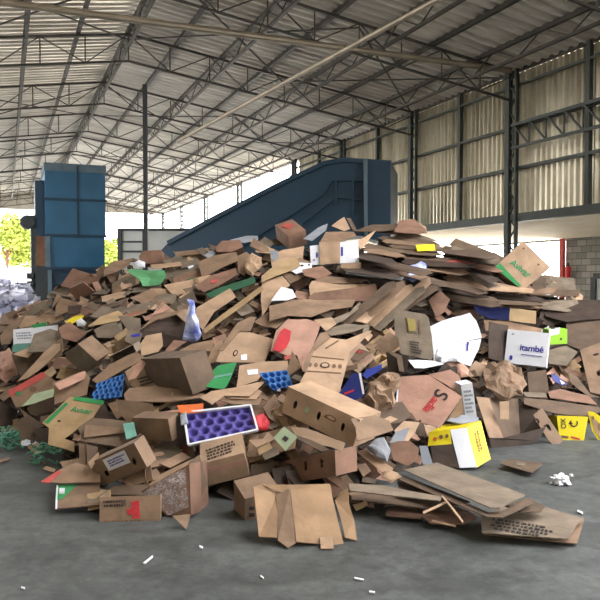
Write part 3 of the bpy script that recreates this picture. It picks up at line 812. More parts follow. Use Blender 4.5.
# ---- front edge, towards the lime rope ----
S('k2', [(40, 482), (60, 470), (76, 463), (100, 470), (100, 482), (62, 483)], 'lie', 0, 'flat brown sheet with a pink corner lying on the concrete', lift=.12)
S('pinkred', [(41, 482), (58, 471), (62, 472), (49, 482.5)], 'lie', 0, 'pink printed edge of the flat sheet by the green cornered sheet', lift=.15, name='printed_scrap')
o, pl = S('k2', [(58, 484.5), (100, 483), (100, 505), (56, 509)], 'flat', 0, 'flat sheet with a green corner on the concrete beside the red stamped box', lift=.08, land='green cornered sheet', wr=0)
P(o, pl, 'green', [(58.5, 484.5), (78, 484), (62, 499), (57, 500)], 'green_corner'); P(o, pl, 'white', [(59.5, 488), (65, 488), (64.5, 494), (59, 494)], 'paper_label'); P(o, pl, 'white', [(56.5, 485), (58.2, 485), (57.2, 509), (55.2, 509)], 'white_edge')
S('k2', [(79, 443), (86, 444), (86, 470), (80, 472)], 'face', 0, 'short upright brown strip under the dull flattened carton', lift=.08)
S('k3', [(86, 444), (98, 447), (94, 470), (87, 468)], 'face', 20, 'dark upright flap under the dull flattened carton', lift=.04)
S('k1', [(88, 462), (98, 452), (99, 456), (91, 469)], 'face', 20, 'thin pale splinter of cardboard leaning by the carton with the white label', lift=.1)
S('k2', [(60, 462), (82, 458), (88, 474), (66, 474)], 'lie', 0, 'small brown sheet lying behind the green cornered sheet', lift=.06)
def rope_net(outline, label, land, seed):
    r_ = random.Random(seed); pl = Plane(at(outline[0][0], outline[0][1], CAMZ / -ray(*outline[0]).z) + Vector((0, 0, .02)), Vector((0, 0, 1)))
    vs, fs = [], []
    xs = [p[0] for p in outline]; ys = [p[1] for p in outline]
    for k in range(60):
        x = r_.uniform(min(xs), max(xs)); y = r_.uniform(min(ys), max(ys))
        if not clip_in(x, y, outline): continue
        a = pl.at(x, y); h = r_.uniform(.0, .10); an = r_.uniform(0, 6.3); L_ = r_.uniform(.04, .10)
        p = a + Vector((0, 0, h))
        for t in range(4):
            q = p + Vector((math.cos(an) * L_ / 2, math.sin(an) * L_ / 2, r_.uniform(-.03, .03))); q.z = max(.008, q.z)
            tube(vs, fs, p, q, .007, 5); p = q; an += r_.uniform(.3, 1.2)
    org = pl.at(*centre(outline)); o = link('green_netting', mesh('green_netting', [v - org for v in vs], fs), M['dgreen']); o.location = org
    mark(outline, pl.lift(.05).at); o['kind'] = 'stuff'
    new_thing_props(o, 'netting', label, 'netting', centre(outline), 'dgreen'); LAND.append((land,) + centre(outline))
MATS_T = mat('teal_net', rgb(92, 150, 126), var=.2); M['dgreen_net'] = MATS_T
_d = M['dgreen']; M['dgreen'] = MATS_T
rope_net([(20, 460), (40, 456), (72, 450), (70, 458), (50, 466), (24, 468)], 'tangled green plastic netting on the concrete below the green striped carton', 'green netting', 4)
rope_net([(0, 441), (24, 440), (26, 447), (0, 448)], 'second patch of green plastic netting on the concrete at the frame edge', 'small green netting', 5)
M['dgreen'] = _d
# ---- left part ----
o, pl, q = B('k2', (97, 361), (78, 344), (110, 352), (84, 374), 'brown box with light printed side above the blue egg tray', land='brown box above the blue egg tray', lift=.1)
prints(o, pl['ac'], 'inkbr', (70, 352), (14, 8), (2, 4), 2, seed=22)
P(o, pl['ac'], 'k5', [(64, 353), (79, 345), (96, 361), (84, 373)], 'side_print', thick=.001)
o, pl = S('white', [(13, 329.5), (58, 325), (58, 331), (41, 334), (31, 343), (13.5, 344.5)], 'face', 8, 'white and teal carton at the edge of the heap', lift=.12, land='white and teal carton', name='cardboard_box', cat='box', words_='carton', wr=.002)
S('teal', [(13, 344), (31, 343), (24, 353.5), (12, 352)], 'face', 8, parent=o, name='teal_panel', plane=pl, wr=0); P(o, pl, 'green', [(32, 325), (46, 322), (47, 326), (33, 328)], 'green_stripe')
prints(o, pl, 'grey', (16, 332), (20, -1), (0, 8), 3, seed=31)
o, pl = S('k2', [(8, 391), (46, 374), (60, 384), (54, 400), (16, 408)], 'mid', -10, 'brown carton with a faded red top edge above the green striped carton', lift=.12, land='red edged carton', name='cardboard_box', cat='box', words_='carton')
P(o, pl, 'pinkred', [(8, 391), (42, 372), (46, 374), (44, 378), (10, 397)], 'red_stripe', label='faded red stripe'); P(o, pl, 'inkg', ell((18, 393), 3, 2.2), 'printed_mark'); P(o, pl, 'inkbr', ell((33, 389), 3.4, 2.4), 'printed_mark')
S('k2', [(53, 383), (84, 371), (90, 378), (87, 395), (55, 404), (54, 391)], 'mid', 6, 'brown carton side between the red edged carton and the blue egg tray', lift=.1, land='brown carton side by the blue egg tray')
S('k4', [(55, 384), (80, 373), (86, 372), (84, 379), (60, 390)], 'lie', 6, 'pink tinged lid edge above the brown carton side by the blue egg tray', lift=.16)
S('pgreen', [(22, 406), (34, 394), (56, 389), (52, 399), (36, 403)], 'lie', -5, 'pale greenish lid edge below the red edged carton', lift=.16)
S('k3', [(27, 408), (38, 402), (55, 396), (54, 410), (36, 416), (30, 414)], 'face', -6, 'shaded side of the carton below the pale greenish lid edge', lift=.14)  # the shade on this side is put into its dark tone
S('k7', [(0, 402), (18, 410), (12, 424), (0, 432)], 'face', 20, 'dark brown flap cut by the frame edge beside the green striped carton', lift=.1)
S('k3', [(18, 420), (28, 416), (42, 424), (34, 440), (20, 438)], 'face', 10, 'dark carton side beside the green striped carton', lift=.06)
S('k1', [(13, 420), (19, 418), (19, 436), (14, 436)], 'face', 0, 'pale upright carton edge near the small green netting', lift=.1)
S('k2', [(20, 408), (28, 414), (44, 426), (38, 427), (26, 420)], 'mid', 0, 'thin brown flap leaning over the green striped carton', lift=.16)
S('k1', [(19, 381), (45, 352), (60, 340), (60, 350), (38, 371), (28, 378)], 'mid', -25, 'long pale lid flap slanting above the red edged carton', lift=.18, land='long pale lid flap')
S('k3', [(11, 355), (24, 353), (46, 352), (24, 380), (18, 372)], 'mid', 15, 'dark open carton mouth below the white and teal carton', lift=.1)  # flat dark sheet paints the shade in the open mouth
S('k1', [(14, 354), (28, 348), (38, 340), (40, 346), (28, 357)], 'lie', 0, 'pale flap at the lower edge of the white and teal carton', lift=.14)
S('k5', [(28, 352), (34, 334), (50, 329), (72, 335), (66, 346), (46, 352)], 'lie', -10, 'dull brown flattened box beside the white and teal carton', lift=.14, land='dull box by the teal carton')
S('k2', [(44, 352), (62, 338), (62, 356), (54, 358)], 'face', -15, 'small brown side panel next to the brown box above the blue egg tray', lift=.12)
S('k8', [(58, 328), (70, 322), (86, 334), (76, 342), (62, 338)], 'lie', 0, 'reddish brown flattened flap behind the brown box above the blue egg tray', lift=.1)
S('k2', [(0, 336), (12, 322), (26, 315), (16, 330), (10, 344), (1, 345)], 'mid', -20, 'brown flap pointing up at the edge of the heap beside the white and teal carton', lift=.1)
pillow('bag', [(0, 352), (10, 350), (18, 364), (18, 376), (6, 384), (0, 380)], 'lie', 0, .08, 'crumpled pale plastic at the edge of the heap beside the red edged carton', 'plastic_sheet', 'plastic', 'plastic', wr=.05, land='crumpled pale plastic')
o = THINGS[-1][0]; o.data.materials.clear(); o.data.materials.append(M['k4'])
o['label'] = 'crumpled pinkish paper wrapping beside the red edged carton'; o.name = 'crumpled_paper'; o['category'] = 'paper'
# folds of cardboard at the left top
S('k2', [(36, 317), (52, 308), (62, 298), (58, 292), (50, 312)], 'mid', -20, lift=.1)
S('k2', [(56, 306), (62, 298), (74, 301), (82, 303), (66, 313), (55, 318)], 'mid', -10, lift=.12)
S('k7', [(68, 306), (82, 305), (80, 313), (68, 315)], 'mid', 0, lift=.14)
o, pl, q = B('k8', (96, 291), (76, 300), (92, 283), (102, 289), 'open pinkish brown box with a grey inside high on the slope', open_=('ab',), land='open pinkish brown box', lift=.1)
flap(o, q, 'ab', 0, .18, 150, 'k4'); 
S('k6', [(64, 321), (82, 313), (84, 317), (68, 326)], 'lie', -5, 'yellow printed scrap above the white and teal carton', lift=.14, name='printed_scrap', land='yellow scrap')
MM = MATS['yellow_kraft'];
S('yellow', [(66, 322), (74, 317), (84, 315), (82, 319), (70, 325)], 'lie', -5, parent=THINGS[-1][0], name='yellow_print', lift=.16)
pillow('white', [(75, 322), (82, 319), (87, 323), (84, 327), (77, 327)], 'mid', 0, .05, 'small white crumpled paper beside the yellow scrap', 'crumpled_paper', 'paper', 'paper', wr=.015)
S('k6', [(88, 326), (101, 316), (118, 311), (126, 316), (118, 321), (101, 324)], 'lie', -5, lift=.16)
S('k5', [(94, 330), (104, 325), (117, 322), (120, 330), (112, 338), (98, 338)], 'mid', -5, lift=.1)
S('k5', [(118, 316), (140, 318), (142, 334), (138, 347), (124, 342), (128, 330)], 'mid', 5, 'greyish brown carton flap with blue print above the blue egg tray', lift=.12, land='greyish flap with blue print')
P(THINGS[-1][0], fit_plane([(118, 316), (140, 318), (142, 334), (138, 347), (124, 342), (128, 330)], cam_normal('mid', 5), .125), 'inkb', [(131, 335), (140, 333), (140, 336), (132, 337)], 'printed_mark')
o, pl, q = B('k5', (136, 352), (112, 364), (133, 345), (142, 348), 'open box with dark inside just above the blue egg tray', open_=('ab',), land='open dark box', lift=.1)
S('k2', [(92, 380), (110, 365), (136, 352), (146, 358), (124, 370), (98, 384)], 'mid', -10, 'brown flap lying over the top edge of the blue egg tray', lift=.17)
S('k1', [(125, 372), (146, 358), (158, 388), (155, 392), (130, 386)], 'mid', 0, 'pale printed sheet leaning between blue egg tray and the big dark carton', lift=.12, land='pale printed sheet')
prints(THINGS[-1][0], fit_plane([(125, 372), (146, 358), (158, 388), (155, 392), (130, 386)], cam_normal('mid', 0), .125), 'ink', (136, 378), (14, -4), (5, 9), 3, seed=41)
S('k4', [(128, 380), (136, 366), (142, 360), (146, 364), (136, 378)], 'mid', -10, 'pink tinged torn flap beside the blue egg tray', lift=.18)
# big dark carton
o, pl, q = B('k3', (180, 358), (141, 359), (193, 394), (205, 350), 'large dark brown closed carton in the middle of the slope', land='large dark carton', lift=.22)
S('k2', [(124, 394), (130, 388), (155, 387), (210, 394), (226, 392), (196, 400), (150, 402), (126, 402)], 'lie', 0, 'long wavy brown sheet under the large dark carton', lift=.16, wr=.03, land='long wavy brown sheet')
S('k1', [(200, 398), (212, 391), (236, 388), (266, 380), (250, 397), (224, 396), (212, 405)], 'lie', 0, 'pale flap lying above the purple egg tray', lift=.17, land='pale flap above the purple tray')
S('k2', [(218, 400), (246, 397), (262, 398), (258, 405), (232, 404)], 'lie', 0, 'low brown flap along the upper edge of the purple egg tray', lift=.12)
S('k1', [(226, 398), (240, 397), (254, 388), (262, 392), (256, 400)], 'lie', 8, lift=.14)
# arched carton with dark inside
G('cardboard_box', 'box', 'box', {
  'top_panel': [(140, 330, -.05), (154, 316, .1), (163, 302, .2), (176, 312, .25), (188, 309, .3), (187, 324, .1), (176, 314, .12), (156, 320, .06)],
  'inside_panel': [(140, 331, .02), (156, 321, .12), (176, 315, .18), (186, 323, .2), (188, 340, .2), (164, 348, .1), (160, 332, .05), (142, 338, 0)],
 }, 'k2', 'arched brown carton with a dark hollow beside the blue and white bag', base=(164, 330), lift=.16, land='arched hollow carton', tones={'inside_panel': 'k7'})  # inside panel tone paints the shade of the hollow
S('k4', [(152, 315), (162, 302), (170, 308), (163, 312)], 'mid', 0, 'small pink torn point above the arched hollow carton', lift=.24)
S('k1', [(140, 345), (146, 336), (162, 333), (163, 346), (158, 352), (142, 356)], 'mid', 0, 'pale flap below the arched hollow carton', lift=.2)
S('k8', [(165, 350), (174, 340), (187, 341), (176, 348), (168, 354)], 'lie', 0, lift=.16)
S('k2', [(170, 355), (192, 344), (214, 340), (212, 352), (196, 350), (180, 358)], 'lie', 0, lift=.12)
pillow('bluebag', [(188, 299), (195, 300), (197, 316), (202, 334), (197, 341), (184, 339), (187, 322)], 'face', -10, .08, 'blue and white plastic bag hanging down the middle slope', 'plastic_bag', 'bag', 'bag', land='blue and white bag', lift=.16)
# sheet above the long shadow
S('k1', [(196, 324), (196, 308), (230, 288), (236, 297), (214, 312), (203, 330)], 'lie', -12, 'broad pale sheet beside the blue and white bag', lift=.16, land='broad pale sheet')
S('k6', [(203, 329), (238, 303), (262, 286), (264, 290), (240, 308), (205, 333)], 'mid', -14, 'long thin pale edge running under the broad pale sheet', lift=.12)
S('dgreen', [(206, 294), (222, 287), (254, 277), (256, 283), (230, 292), (210, 298)], 'mid', -10, 'dark green printed strip across the upper slope', name='printed_scrap', lift=.14, land='dark green strip')
# GJ carton and companions
o, pl = S('k1', [(242, 330), (274, 339.5), (264, 363), (216, 362), (222, 348)], 'mid', 6, 'broad pale carton side with a small white sticker above the green printed flap', lift=.16, land='carton with small white sticker', wr=.003)
P(o, pl, 'white', [(241, 355), (247, 354), (247, 360), (241, 360)], 'sticker'); P(o, pl, 'ink', ell((235.5, 353), 2.2, 3.2, .5), 'printed_ring'); P(o, pl, 'k1', ell((235.5, 353), 1.2, 2.1, .5), 'printed_ring', off=.009)
S('k2', [(219, 350), (238, 323), (250, 318), (256, 318), (250, 331), (240, 331), (224, 350)], 'mid', 0, 'narrow side flap of a carton above the green printed flap', lift=.14)
S('k1', [(216, 362), (204, 366), (214, 346), (222, 340), (226, 350)], 'mid', -8, lift=.12)
o, pl = S('green', [(208, 375), (218, 366), (237, 362), (232, 376), (225, 389), (206, 387)], 'mid', -6, 'bright green printed flap beside the large dark carton', lift=.16, land='green printed flap', name='printed_flap')
P(o, pl, 'teal', [(209, 377), (232, 373), (231, 375), (209, 379.5)], 'pale_band')
o, pl = S('k1', [(240, 366), (262, 362), (288, 361), (288, 371), (262, 374), (258, 381), (236, 388)], 'mid', 4, 'pale carton flap with a white sticker above the small blue egg tray', lift=.12, land='pale flap with white sticker')
P(o, pl, 'white', [(247, 370), (258, 369), (258, 374), (248, 375)], 'sticker')
# red blotched carton
o, pl = S('k4', [(270, 352), (277, 330), (288, 319), (306, 320), (320, 324), (314, 344), (303, 370), (296, 356), (286, 357)], 'mid', 4, 'curved pinkish carton with a large red blotch', lift=.14, wr=.02, land='red blotched carton')
P(o, pl, 'red', [(273, 350), (280, 332), (284, 328), (291, 331), (290, 340), (286, 348), (280, 352)], 'red_print', off=.02, label='large red print'); P(o, pl, 'pinkred', [(284, 356), (292, 355), (290, 359), (285, 360)], 'red_print', off=.02)
S('k1', [(290, 362), (292, 350), (302, 368), (292, 374), (284, 378)], 'face', -10, 'small plain flap between red blotched carton and small blue egg tray', lift=.12)
S('k2', [(303, 371), (304, 362), (320, 334), (326, 332), (330, 337), (314, 350), (306, 372)], 'mid', 10, 'narrow brown side strip of the long printed carton', lift=.18)
# long printed carton
o, pl = S('k1', [(295, 392), (306, 371), (312, 352), (324, 337), (346, 340), (366, 332), (372, 331), (350, 352), (340, 392), (334, 397)], 'mid', 8, 'long open carton face with printed symbols sloping down to the long fruit carton', lift=.17, wr=.003, land='long printed carton')
for k in range(6):
    x = 310 + k * 6; P(o, pl, 'inkbr', ell((x, 364.5 + k * .35), 1.9, 2.1), 'printed_symbol')
P(o, pl, 'ink', ell((325, 365), 4.6, 2.8), 'printed_symbol', off=.009); P(o, pl, 'k1', ell((325, 365), 3.4, 1.8), 'printed_symbol', off=.011)
P(o, pl, 'inkbr', [(307, 370.5), (341, 372.5), (341, 373.5), (307, 371.5)], 'fold_line'); P(o, pl, 'inkbr', [(310, 355.5), (344, 359), (344, 360), (310, 356.5)], 'fold_line')
P(o, pl, 'inkbr', [(325, 348), (338, 340), (339, 341), (326, 349)], 'printed_symbol')
# ---- middle: wide brown sheets ----
S('k2', [(270, 322), (270, 306), (292, 300), (318, 300), (356, 300), (352, 306), (330, 309), (312, 317), (288, 316)], 'lie', 4, 'wide brown sheet spread below the crate side in the middle', lift=.18, wr=.02, land='wide brown sheet')
S('white', [(271, 301), (282, 287), (293, 290), (296, 297), (286, 301)], 'lie', -5, 'small white sheet above the wide brown sheet', name='paper_sheet', cat='paper', words_='white sheet', lift=.2, land='small white sheet')
o, pl, f, bk = FBX('k8', [(308, 297), (314, 293), (376, 285), (378, 301), (340, 301), (312, 303)], 'face', 8, .2, 'long low reddish crate side in the middle of the slope', land='long reddish crate', lift=.16, open_=('top', 'back'))
S('k1', [(311, 298), (309, 286), (312, 281), (340, 285), (375, 284), (377, 287), (344, 290), (318, 294)], 'lie', 0, 'pale rim sheet along the top of the long reddish crate', lift=.12)
S('k2', [(312, 282), (322, 276), (352, 278), (368, 280), (350, 284), (330, 284)], 'lie', 0, 'dull curved flap above the long reddish crate', lift=.1)
S('k1', [(314, 320), (332, 318), (336, 324), (326, 331)], 'lie', 0, 'small tan square flap below the wide brown sheet', lift=.22)
S('k5', [(326, 322), (350, 312), (360, 302), (362, 306), (344, 320), (330, 326)], 'lie', 5, lift=.16)
S('k1', [(353, 318), (360, 312), (370, 310), (374, 316), (366, 323), (356, 322)], 'mid', 0, 'crumpled pale yellowish box end in the middle of the heap', lift=.2, wr=.03)
S('k5', [(322, 330), (346, 324), (370, 326), (352, 332), (330, 336)], 'lie', 0, lift=.14)
for k, (x0, y0, x1, y1, t) in enumerate([(340, 322, 395, 283, 'k3'), (352, 324, 404, 283, 'k2'), (366, 323, 412, 286, 'k1'), (372, 327, 424, 288, 'k5'), (376, 320, 430, 280, 'k1'), (385, 316, 436, 286, 'k3')]):
    S(t, [(x0, y0), (x1 - 8, y1), (x1, y1 - 2), (x1 + 2, y1 + 3), (x0 + 8, y0 + 4)], 'mid', -18, lift=.14 + .02 * k, words_='long thin cardboard sheet on edge')
S('k8', [(428, 300), (440, 290), (450, 300), (444, 312), (436, 318)], 'mid', -5, 'small reddish flap above the white foam sheets', lift=.16, wr=.02)
# tan box with yellow patch
o, pl = S('k5', [(394, 311), (400, 310), (425, 314), (429, 318), (434, 356), (431, 360), (401, 354), (398, 338), (395, 336)], 'face', 4, 'worn tan carton with a yellow patch and black print beside the white foam sheets', name='cardboard_box', cat='box', words_='carton', lift=.3, land='carton with yellow patch', wr=.004)
P(o, pl, 'k5', [(406, 317), (417, 319), (418, 333), (408, 332)], 'yellow_patch', off=.010, label='faded yellow patch')
MATS['mustard'] = mat('mustard_print', rgb(150, 134, 74), var=.2); M['mustard'] = MATS['mustard']
P(o, pl, 'mustard', [(407, 318), (415, 319), (416, 331), (409, 331)], 'yellow_print', off=.016); P(o, pl, 'inkbr', [(418, 320), (419.5, 320), (421, 334), (419.5, 334)], 'printed_line', off=.014)
prints(o, pl.lift(.008), 'ink', (409, 340), (12, 2), (1.5, 13), 5, seed=51)
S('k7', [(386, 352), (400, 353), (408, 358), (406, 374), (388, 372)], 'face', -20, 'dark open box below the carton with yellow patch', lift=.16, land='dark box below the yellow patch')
S('k3', [(389, 353), (392, 352), (402, 356), (404, 372), (399, 371), (397, 358)], 'face', 10, 'brown fold of the dark box below the yellow patch', lift=.2)
# foam sheets
o, pl = S('white', [(430, 326), (452, 317.5), (471, 313), (477, 322), (481, 338), (458, 343), (432, 340)], 'lean', -6, 'large white foam sheet folded around a bundle beside the carton with yellow patch', name='foam_sheet', cat='foam sheet', words_='foam sheet', lift=.24, wr=.02, land='white foam sheet')
S('white', [(432, 340), (458, 342), (481, 339), (479, 350), (471, 366), (454, 360), (434, 360)], 'face', 12, parent=o, name='lower_fold', lift=.24, wr=.02)
P(o, fit_plane([(432, 340), (458, 342), (481, 339), (479, 350), (471, 366), (454, 360), (434, 360)], cam_normal('face', 12), .24), 'inkb', [(467, 342), (469, 341.5), (468, 351), (466.5, 351)], 'small_print', off=.015)
pillow('bag', [(434, 360), (436, 352), (443, 348), (452, 356), (458, 360), (440, 364)], 'mid', 0, .08, 'crumpled white bag at the foot of the white foam sheet', 'plastic_bag', 'bag', 'bag', lift=.24)
S('white', [(408, 360), (434, 361), (444, 364), (424, 368), (414, 368)], 'lie', 0, 'white curved foam strip below the carton with yellow patch', name='foam_sheet', cat='foam sheet', words_='foam strip', lift=.24)
# ---- white lettered box and lime box ----
o, fp, f, bk = FBX('white', [(508, 329.5), (549.5, 333.5), (546, 367), (504.5, 362.5)], 'face', -21, .25, 'white square box with blue lettering on its front', land='white lettered box', lift=.3); pl = {'ab': fp}
T(o, pl['ab'], 'itambé', (519.5, 350.0), (543, 352.6), 'inkb', name='blue_lettering', label='blue lettering')
P(o, pl['ab'], 'inkb', [(521, 354), (542, 356.2), (542, 356.9), (521, 354.7)], 'printed_line', off=.009); P(o, pl['ab'], 'inkb', ell((511, 357.5), 1.6, 2.4), 'printed_mark'); P(o, pl['ab'], 'grey', ell((513, 334), 1.4, .8), 'printed_mark')
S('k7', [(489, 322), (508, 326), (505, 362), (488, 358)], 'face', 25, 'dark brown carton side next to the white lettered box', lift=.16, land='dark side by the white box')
S('k2', [(484, 320), (508, 322), (542, 329), (540, 334), (508, 330), (486, 331)], 'lie', 0, 'brown lid lying behind the top of the white lettered box', lift=.18)
o, pl, q = B('lime', (549, 344.5), (567, 343.5), (549, 330), (543, 343), 'small white and lime green box beside the white lettered box', land='lime green box', lift=.22, guess=(1, 1, 1))
P(o, pl['ab'], 'white', [(549, 329), (560, 327.5), (559, 334), (549, 336)], 'white_print'); P(o, pl['ab'], 'ink', ell((561, 339), 1.0, 1.2), 'printed_mark'); P(o, pl['ab'], 'ink', [(551, 328), (555, 327.6), (555, 329), (551, 329.4)], 'printed_mark')
o2 = S('white', [(541, 330), (549, 326), (550, 337), (549, 344), (541, 342)], 'face', -20, parent=o, name='white_side')
# ---- sadia sheet ----
o, pl = S('k4', [(400, 377), (429, 375), (462, 397), (440, 428), (420, 422), (396, 411), (399, 392)], 'lean', -8, 'pinkish carton sheet with black and red lettering', lift=.22, land='red lettered sheet', wr=.003)
T(o, pl, 'S', (437.5, 388), (433.5, 394.5), 'ink', name='printed_letter', h=None); T(o, pl, 'adia', (433.5, 396), (422.5, 409.5), 'inkr', name='red_lettering', label='red lettering')
P(o, pl, 'k7', ell((420, 421), 1.2, 1.1), 'painted_hole'); P(o, pl, 'white', [(398, 378), (400, 377), (397, 409), (395.5, 409)], 'white_edge')  # hand hole drawn as a dark spot of painted shade
S('k4', [(429, 374), (450, 370), (459, 376), (464, 390), (462, 396), (446, 385)], 'lean', -5, 'upper folded flap above the red lettered sheet', lift=.24, land='upper pink flap')
pillow('k4', [(455, 366), (462, 363), (469, 370), (468, 377), (461, 378), (456, 374)], 'mid', 0, .05, 'crumpled pink cardboard knob at the tip of the upper pink flap', 'crumpled_cardboard', 'cardboard', 'crumpled cardboard', lift=.22, wr=.02)
o, pl, q = B('white', (472, 383), (461, 385), (476.5, 417), (466, 380), 'narrow upright white box between red lettered sheet and the open brown box', land='narrow white box', lift=.2)
prints(o, pl['ab'], 'grey', (463, 390), (9, -1), (3, 24), 6, seed=61)
S('grey', [(447, 421), (458, 414), (478, 417), (478, 421), (460, 424)], 'lie', 0, 'grey white tray above the yellow and white box', name='foam_tray', cat='tray', words_='foam tray', lift=.18)
S('k1', [(448, 418), (462, 398), (464, 414), (456, 418)], 'face', -10, 'small pale flap beside the narrow white box', lift=.16)
# yellow and white box
o, pls = G('cardboard_box', 'box', 'box', {
  'front_panel': [(450, 430, .08), (466.5, 427.5, .06), (477, 467.5, -.10), (459.5, 468, -.08)],
  'lid_panel': [(429, 433, .12), (450, 430, .08), (452, 444, .03), (428, 446, .07)],
  'side_panel': [(466.5, 427.5, .06), (480.5, 421, .2), (490.5, 459, .05), (477, 467.5, -.10)],
  'inner_panel': [(429, 444, .2), (454, 442, .2), (461, 468, .04), (433, 466, .06)],
  'top_panel': [(429, 433, .12), (466.5, 427.5, .06), (480.5, 421, .2), (443, 425.5, .28)],
 }, 'white', 'yellow and white box with brown lettering lying open near the floor', base=(462, 445), lift=.22, land='yellow and white box', tones={'lid_panel': 'yellow', 'side_panel': 'yellow', 'inner_panel': 'k7', 'top_panel': 'yellow'})  # inner panel tone paints the shade in the opening
F1 = pls['lid_panel']; F2 = pls['side_panel']
P(o, F1, 'inkbr', ell((441, 437), 2.0, 2.2), 'printed_mark'); P(o, F1, 'inkbr', ell((447, 436), 1.6, 2), 'printed_mark'); P(o, F1, 'orange', ell((435, 439), 2, 2), 'printed_mark')
prints(o, F2, 'inkbr', (478.5, 429.5), (6.5, 27), (-5, 2), 2, name='brown_lettering', seed=7)
S('grey', [(420, 446), (428, 446), (433, 466), (423, 464)], 'face', 0, 'grey panel standing beside the yellow and white box', lift=.14, name='grey_board', words_='grey board')
S('k7', [(430, 446), (452, 444), (459, 468), (434, 466)], 'face', 0, 'shaded brown inner panel behind the opening of the yellow box', lift=.02)  # dark sheet paints the shade inside the open box
# between
S('k8', [(399, 408), (412, 413), (416, 420), (400, 416)], 'face', 0, lift=.16)
S('k3', [(366, 415), (384, 404), (402, 402), (412, 416), (400, 423), (376, 425)], 'mid', 6, 'brown flap with a pale sticker below the torn ring of cardboard', lift=.18, land='brown flap with pale sticker')
P(THINGS[-1][0], fit_plane([(366, 415), (384, 404), (402, 402), (412, 416), (400, 423), (376, 425)], cam_normal('mid', 6), .18), 'k1', [(382, 420), (390, 416), (398, 419), (390, 423)], 'sticker')
pillow('k2', [(364, 395), (368, 385), (378, 378), (392, 376), (398, 384), (394, 396), (392, 410), (376, 412), (368, 406)], 'mid', 6, .14, 'torn crumpled brown carton curled like a ring beside the red lettered sheet', 'crumpled_carton', 'cardboard', 'crumpled carton', lift=.18, wr=.06, land='crumpled ring carton')
S('k2', [(380, 392), (392, 388), (393, 404), (384, 408), (379, 402)], 'face', -8, 'small printed flap in the crumpled ring carton', lift=.34)
o, pl = S('navy', [(340, 392), (352, 374), (361, 373), (364, 396), (352, 402)], 'face', -10, 'dark blue carton with a white edge above the long fruit carton', lift=.16, land='dark blue carton', name='cardboard_box', cat='box', words_='carton', wr=.002)
P(o, pl, 'white', [(358.5, 373), (361, 373), (364.5, 394), (362.5, 394)], 'white_edge'); P(o, pl, 'red', [(344, 393), (354, 389), (354, 391), (345, 395)], 'red_mark')
S('navy', [(362, 376), (366, 370), (382, 364), (382, 369), (366, 379)], 'lie', 0, 'dark blue lid beside the dark blue carton', lift=.18, words_='lid')
S('k1', [(394, 430), (404, 421), (420, 423), (414, 434), (402, 448)], 'mid', 8, 'tan flap reaching down from the red lettered sheet', lift=.18)
S('k8', [(390, 444), (398, 441), (410, 441), (419, 448), (417, 460), (408, 466), (393, 460)], 'face', 8, 'round cornered reddish brown flap beside the bluish white bag', lift=.18, land='round cornered flap')
pillow('bluebag', [(367, 448), (374, 441), (384, 442), (390, 452), (388, 460), (378, 458)], 'mid', 0, .08, 'bluish grey plastic bag beside the round cornered flap', 'plastic_bag', 'bag', 'bag', lift=.16)
o = THINGS[-1][0]; o.data.materials.clear(); o.data.materials.append(M['grey'])
S('grey', [(396, 432), (410, 428), (404, 441), (390, 443)], 'lean', 0, 'grey white board scrap above the round cornered flap', name='grey_board', words_='grey board', lift=.16)
S('k2', [(352, 420), (374, 416), (388, 421), (392, 430), (372, 436), (358, 440), (356, 428)], 'mid', 20, 'brown orange stained carton flap at the end of the long fruit carton', lift=.1, land='stained flap')
# ---- right part ----
pillow('k2', [(481, 381), (486, 364), (506, 362), (520, 370), (527, 384), (522, 397), (506, 400), (492, 396)], 'mid', 4, .11, 'crumpled brown paper sack below the white lettered box', 'paper_sack', 'sack', 'paper sack', lift=.2, wr=.05, land='brown paper sack')
G('cardboard_box', 'box', 'box', {
  'left_flap': [(476, 397, -.02), (489, 398, .10), (503, 438, -.1), (489, 438, -.25)],
  'back_panel': [(489, 398, .25), (518, 399, .45), (520, 436, .15), (503, 438, -.05)],
  'right_panel': [(518, 399, .45), (540, 412, .25), (546, 426, -.05), (520, 437, .15)],
  'front_panel': [(489, 439, -.25), (503, 438, -.22), (546, 427, -.05), (538, 441, -.1), (494, 456, -.25)],
  'inner_flap': [(501, 404, .0), (509, 403, .02), (509, 418, -.05), (500, 418, -.05)],
 }, 'k3', 'big open brown box near the floor below the brown paper sack', base=(505, 425), lift=.2, land='big open box', tones={'left_flap': 'k2', 'front_panel': 'k7', 'right_panel': 'k7', 'inner_flap': 'k2'})  # darker panel tones paint shade on the inner walls and front
S('k1', [(499, 402), (509, 401), (509, 419), (500, 419)], 'face', 0, 'small tan tab hanging inside the big open box', lift=.36)
o, pl = S('k2', [(533, 415), (542, 408), (563, 440), (556, 449), (548, 440)], 'lean', 10, 'small brown flap with two oval hand holes leaning beside the yellow lettered box', holes=[ell((548.5, 427.5), 1.6, 4.2, -.6), ell((537.5, 421), 1.4, 3, -.6)], lift=.16, land='small flap with hand holes')
o, pl, f, bk = FBX('yellow', [(557, 416), (588, 417), (583, 444), (560, 441)], 'face', -4, .25, 'yellow box with a black circular arrow under the dark flattened sheets', land='yellow lettered box', lift=.14)
P(o, pl, 'ink', [(569 + 5 + 4 * math.cos(t), 423 + 4 * math.sin(t)) for t in [x * .3 for x in range(-2, 14)]] + [(574 + 2.9 * math.cos(t), 423 + 2.9 * math.sin(t)) for t in [x * .3 for x in range(13, -3, -1)]], 'circular_arrow')
P(o, pl, 'ink', [(568.5, 424), (573, 424), (570.4, 420.6)], 'circular_arrow'); T(o, pl, 'XO', (560.5, 418.5), (561.5, 429), 'ink', name='black_lettering', h=None)
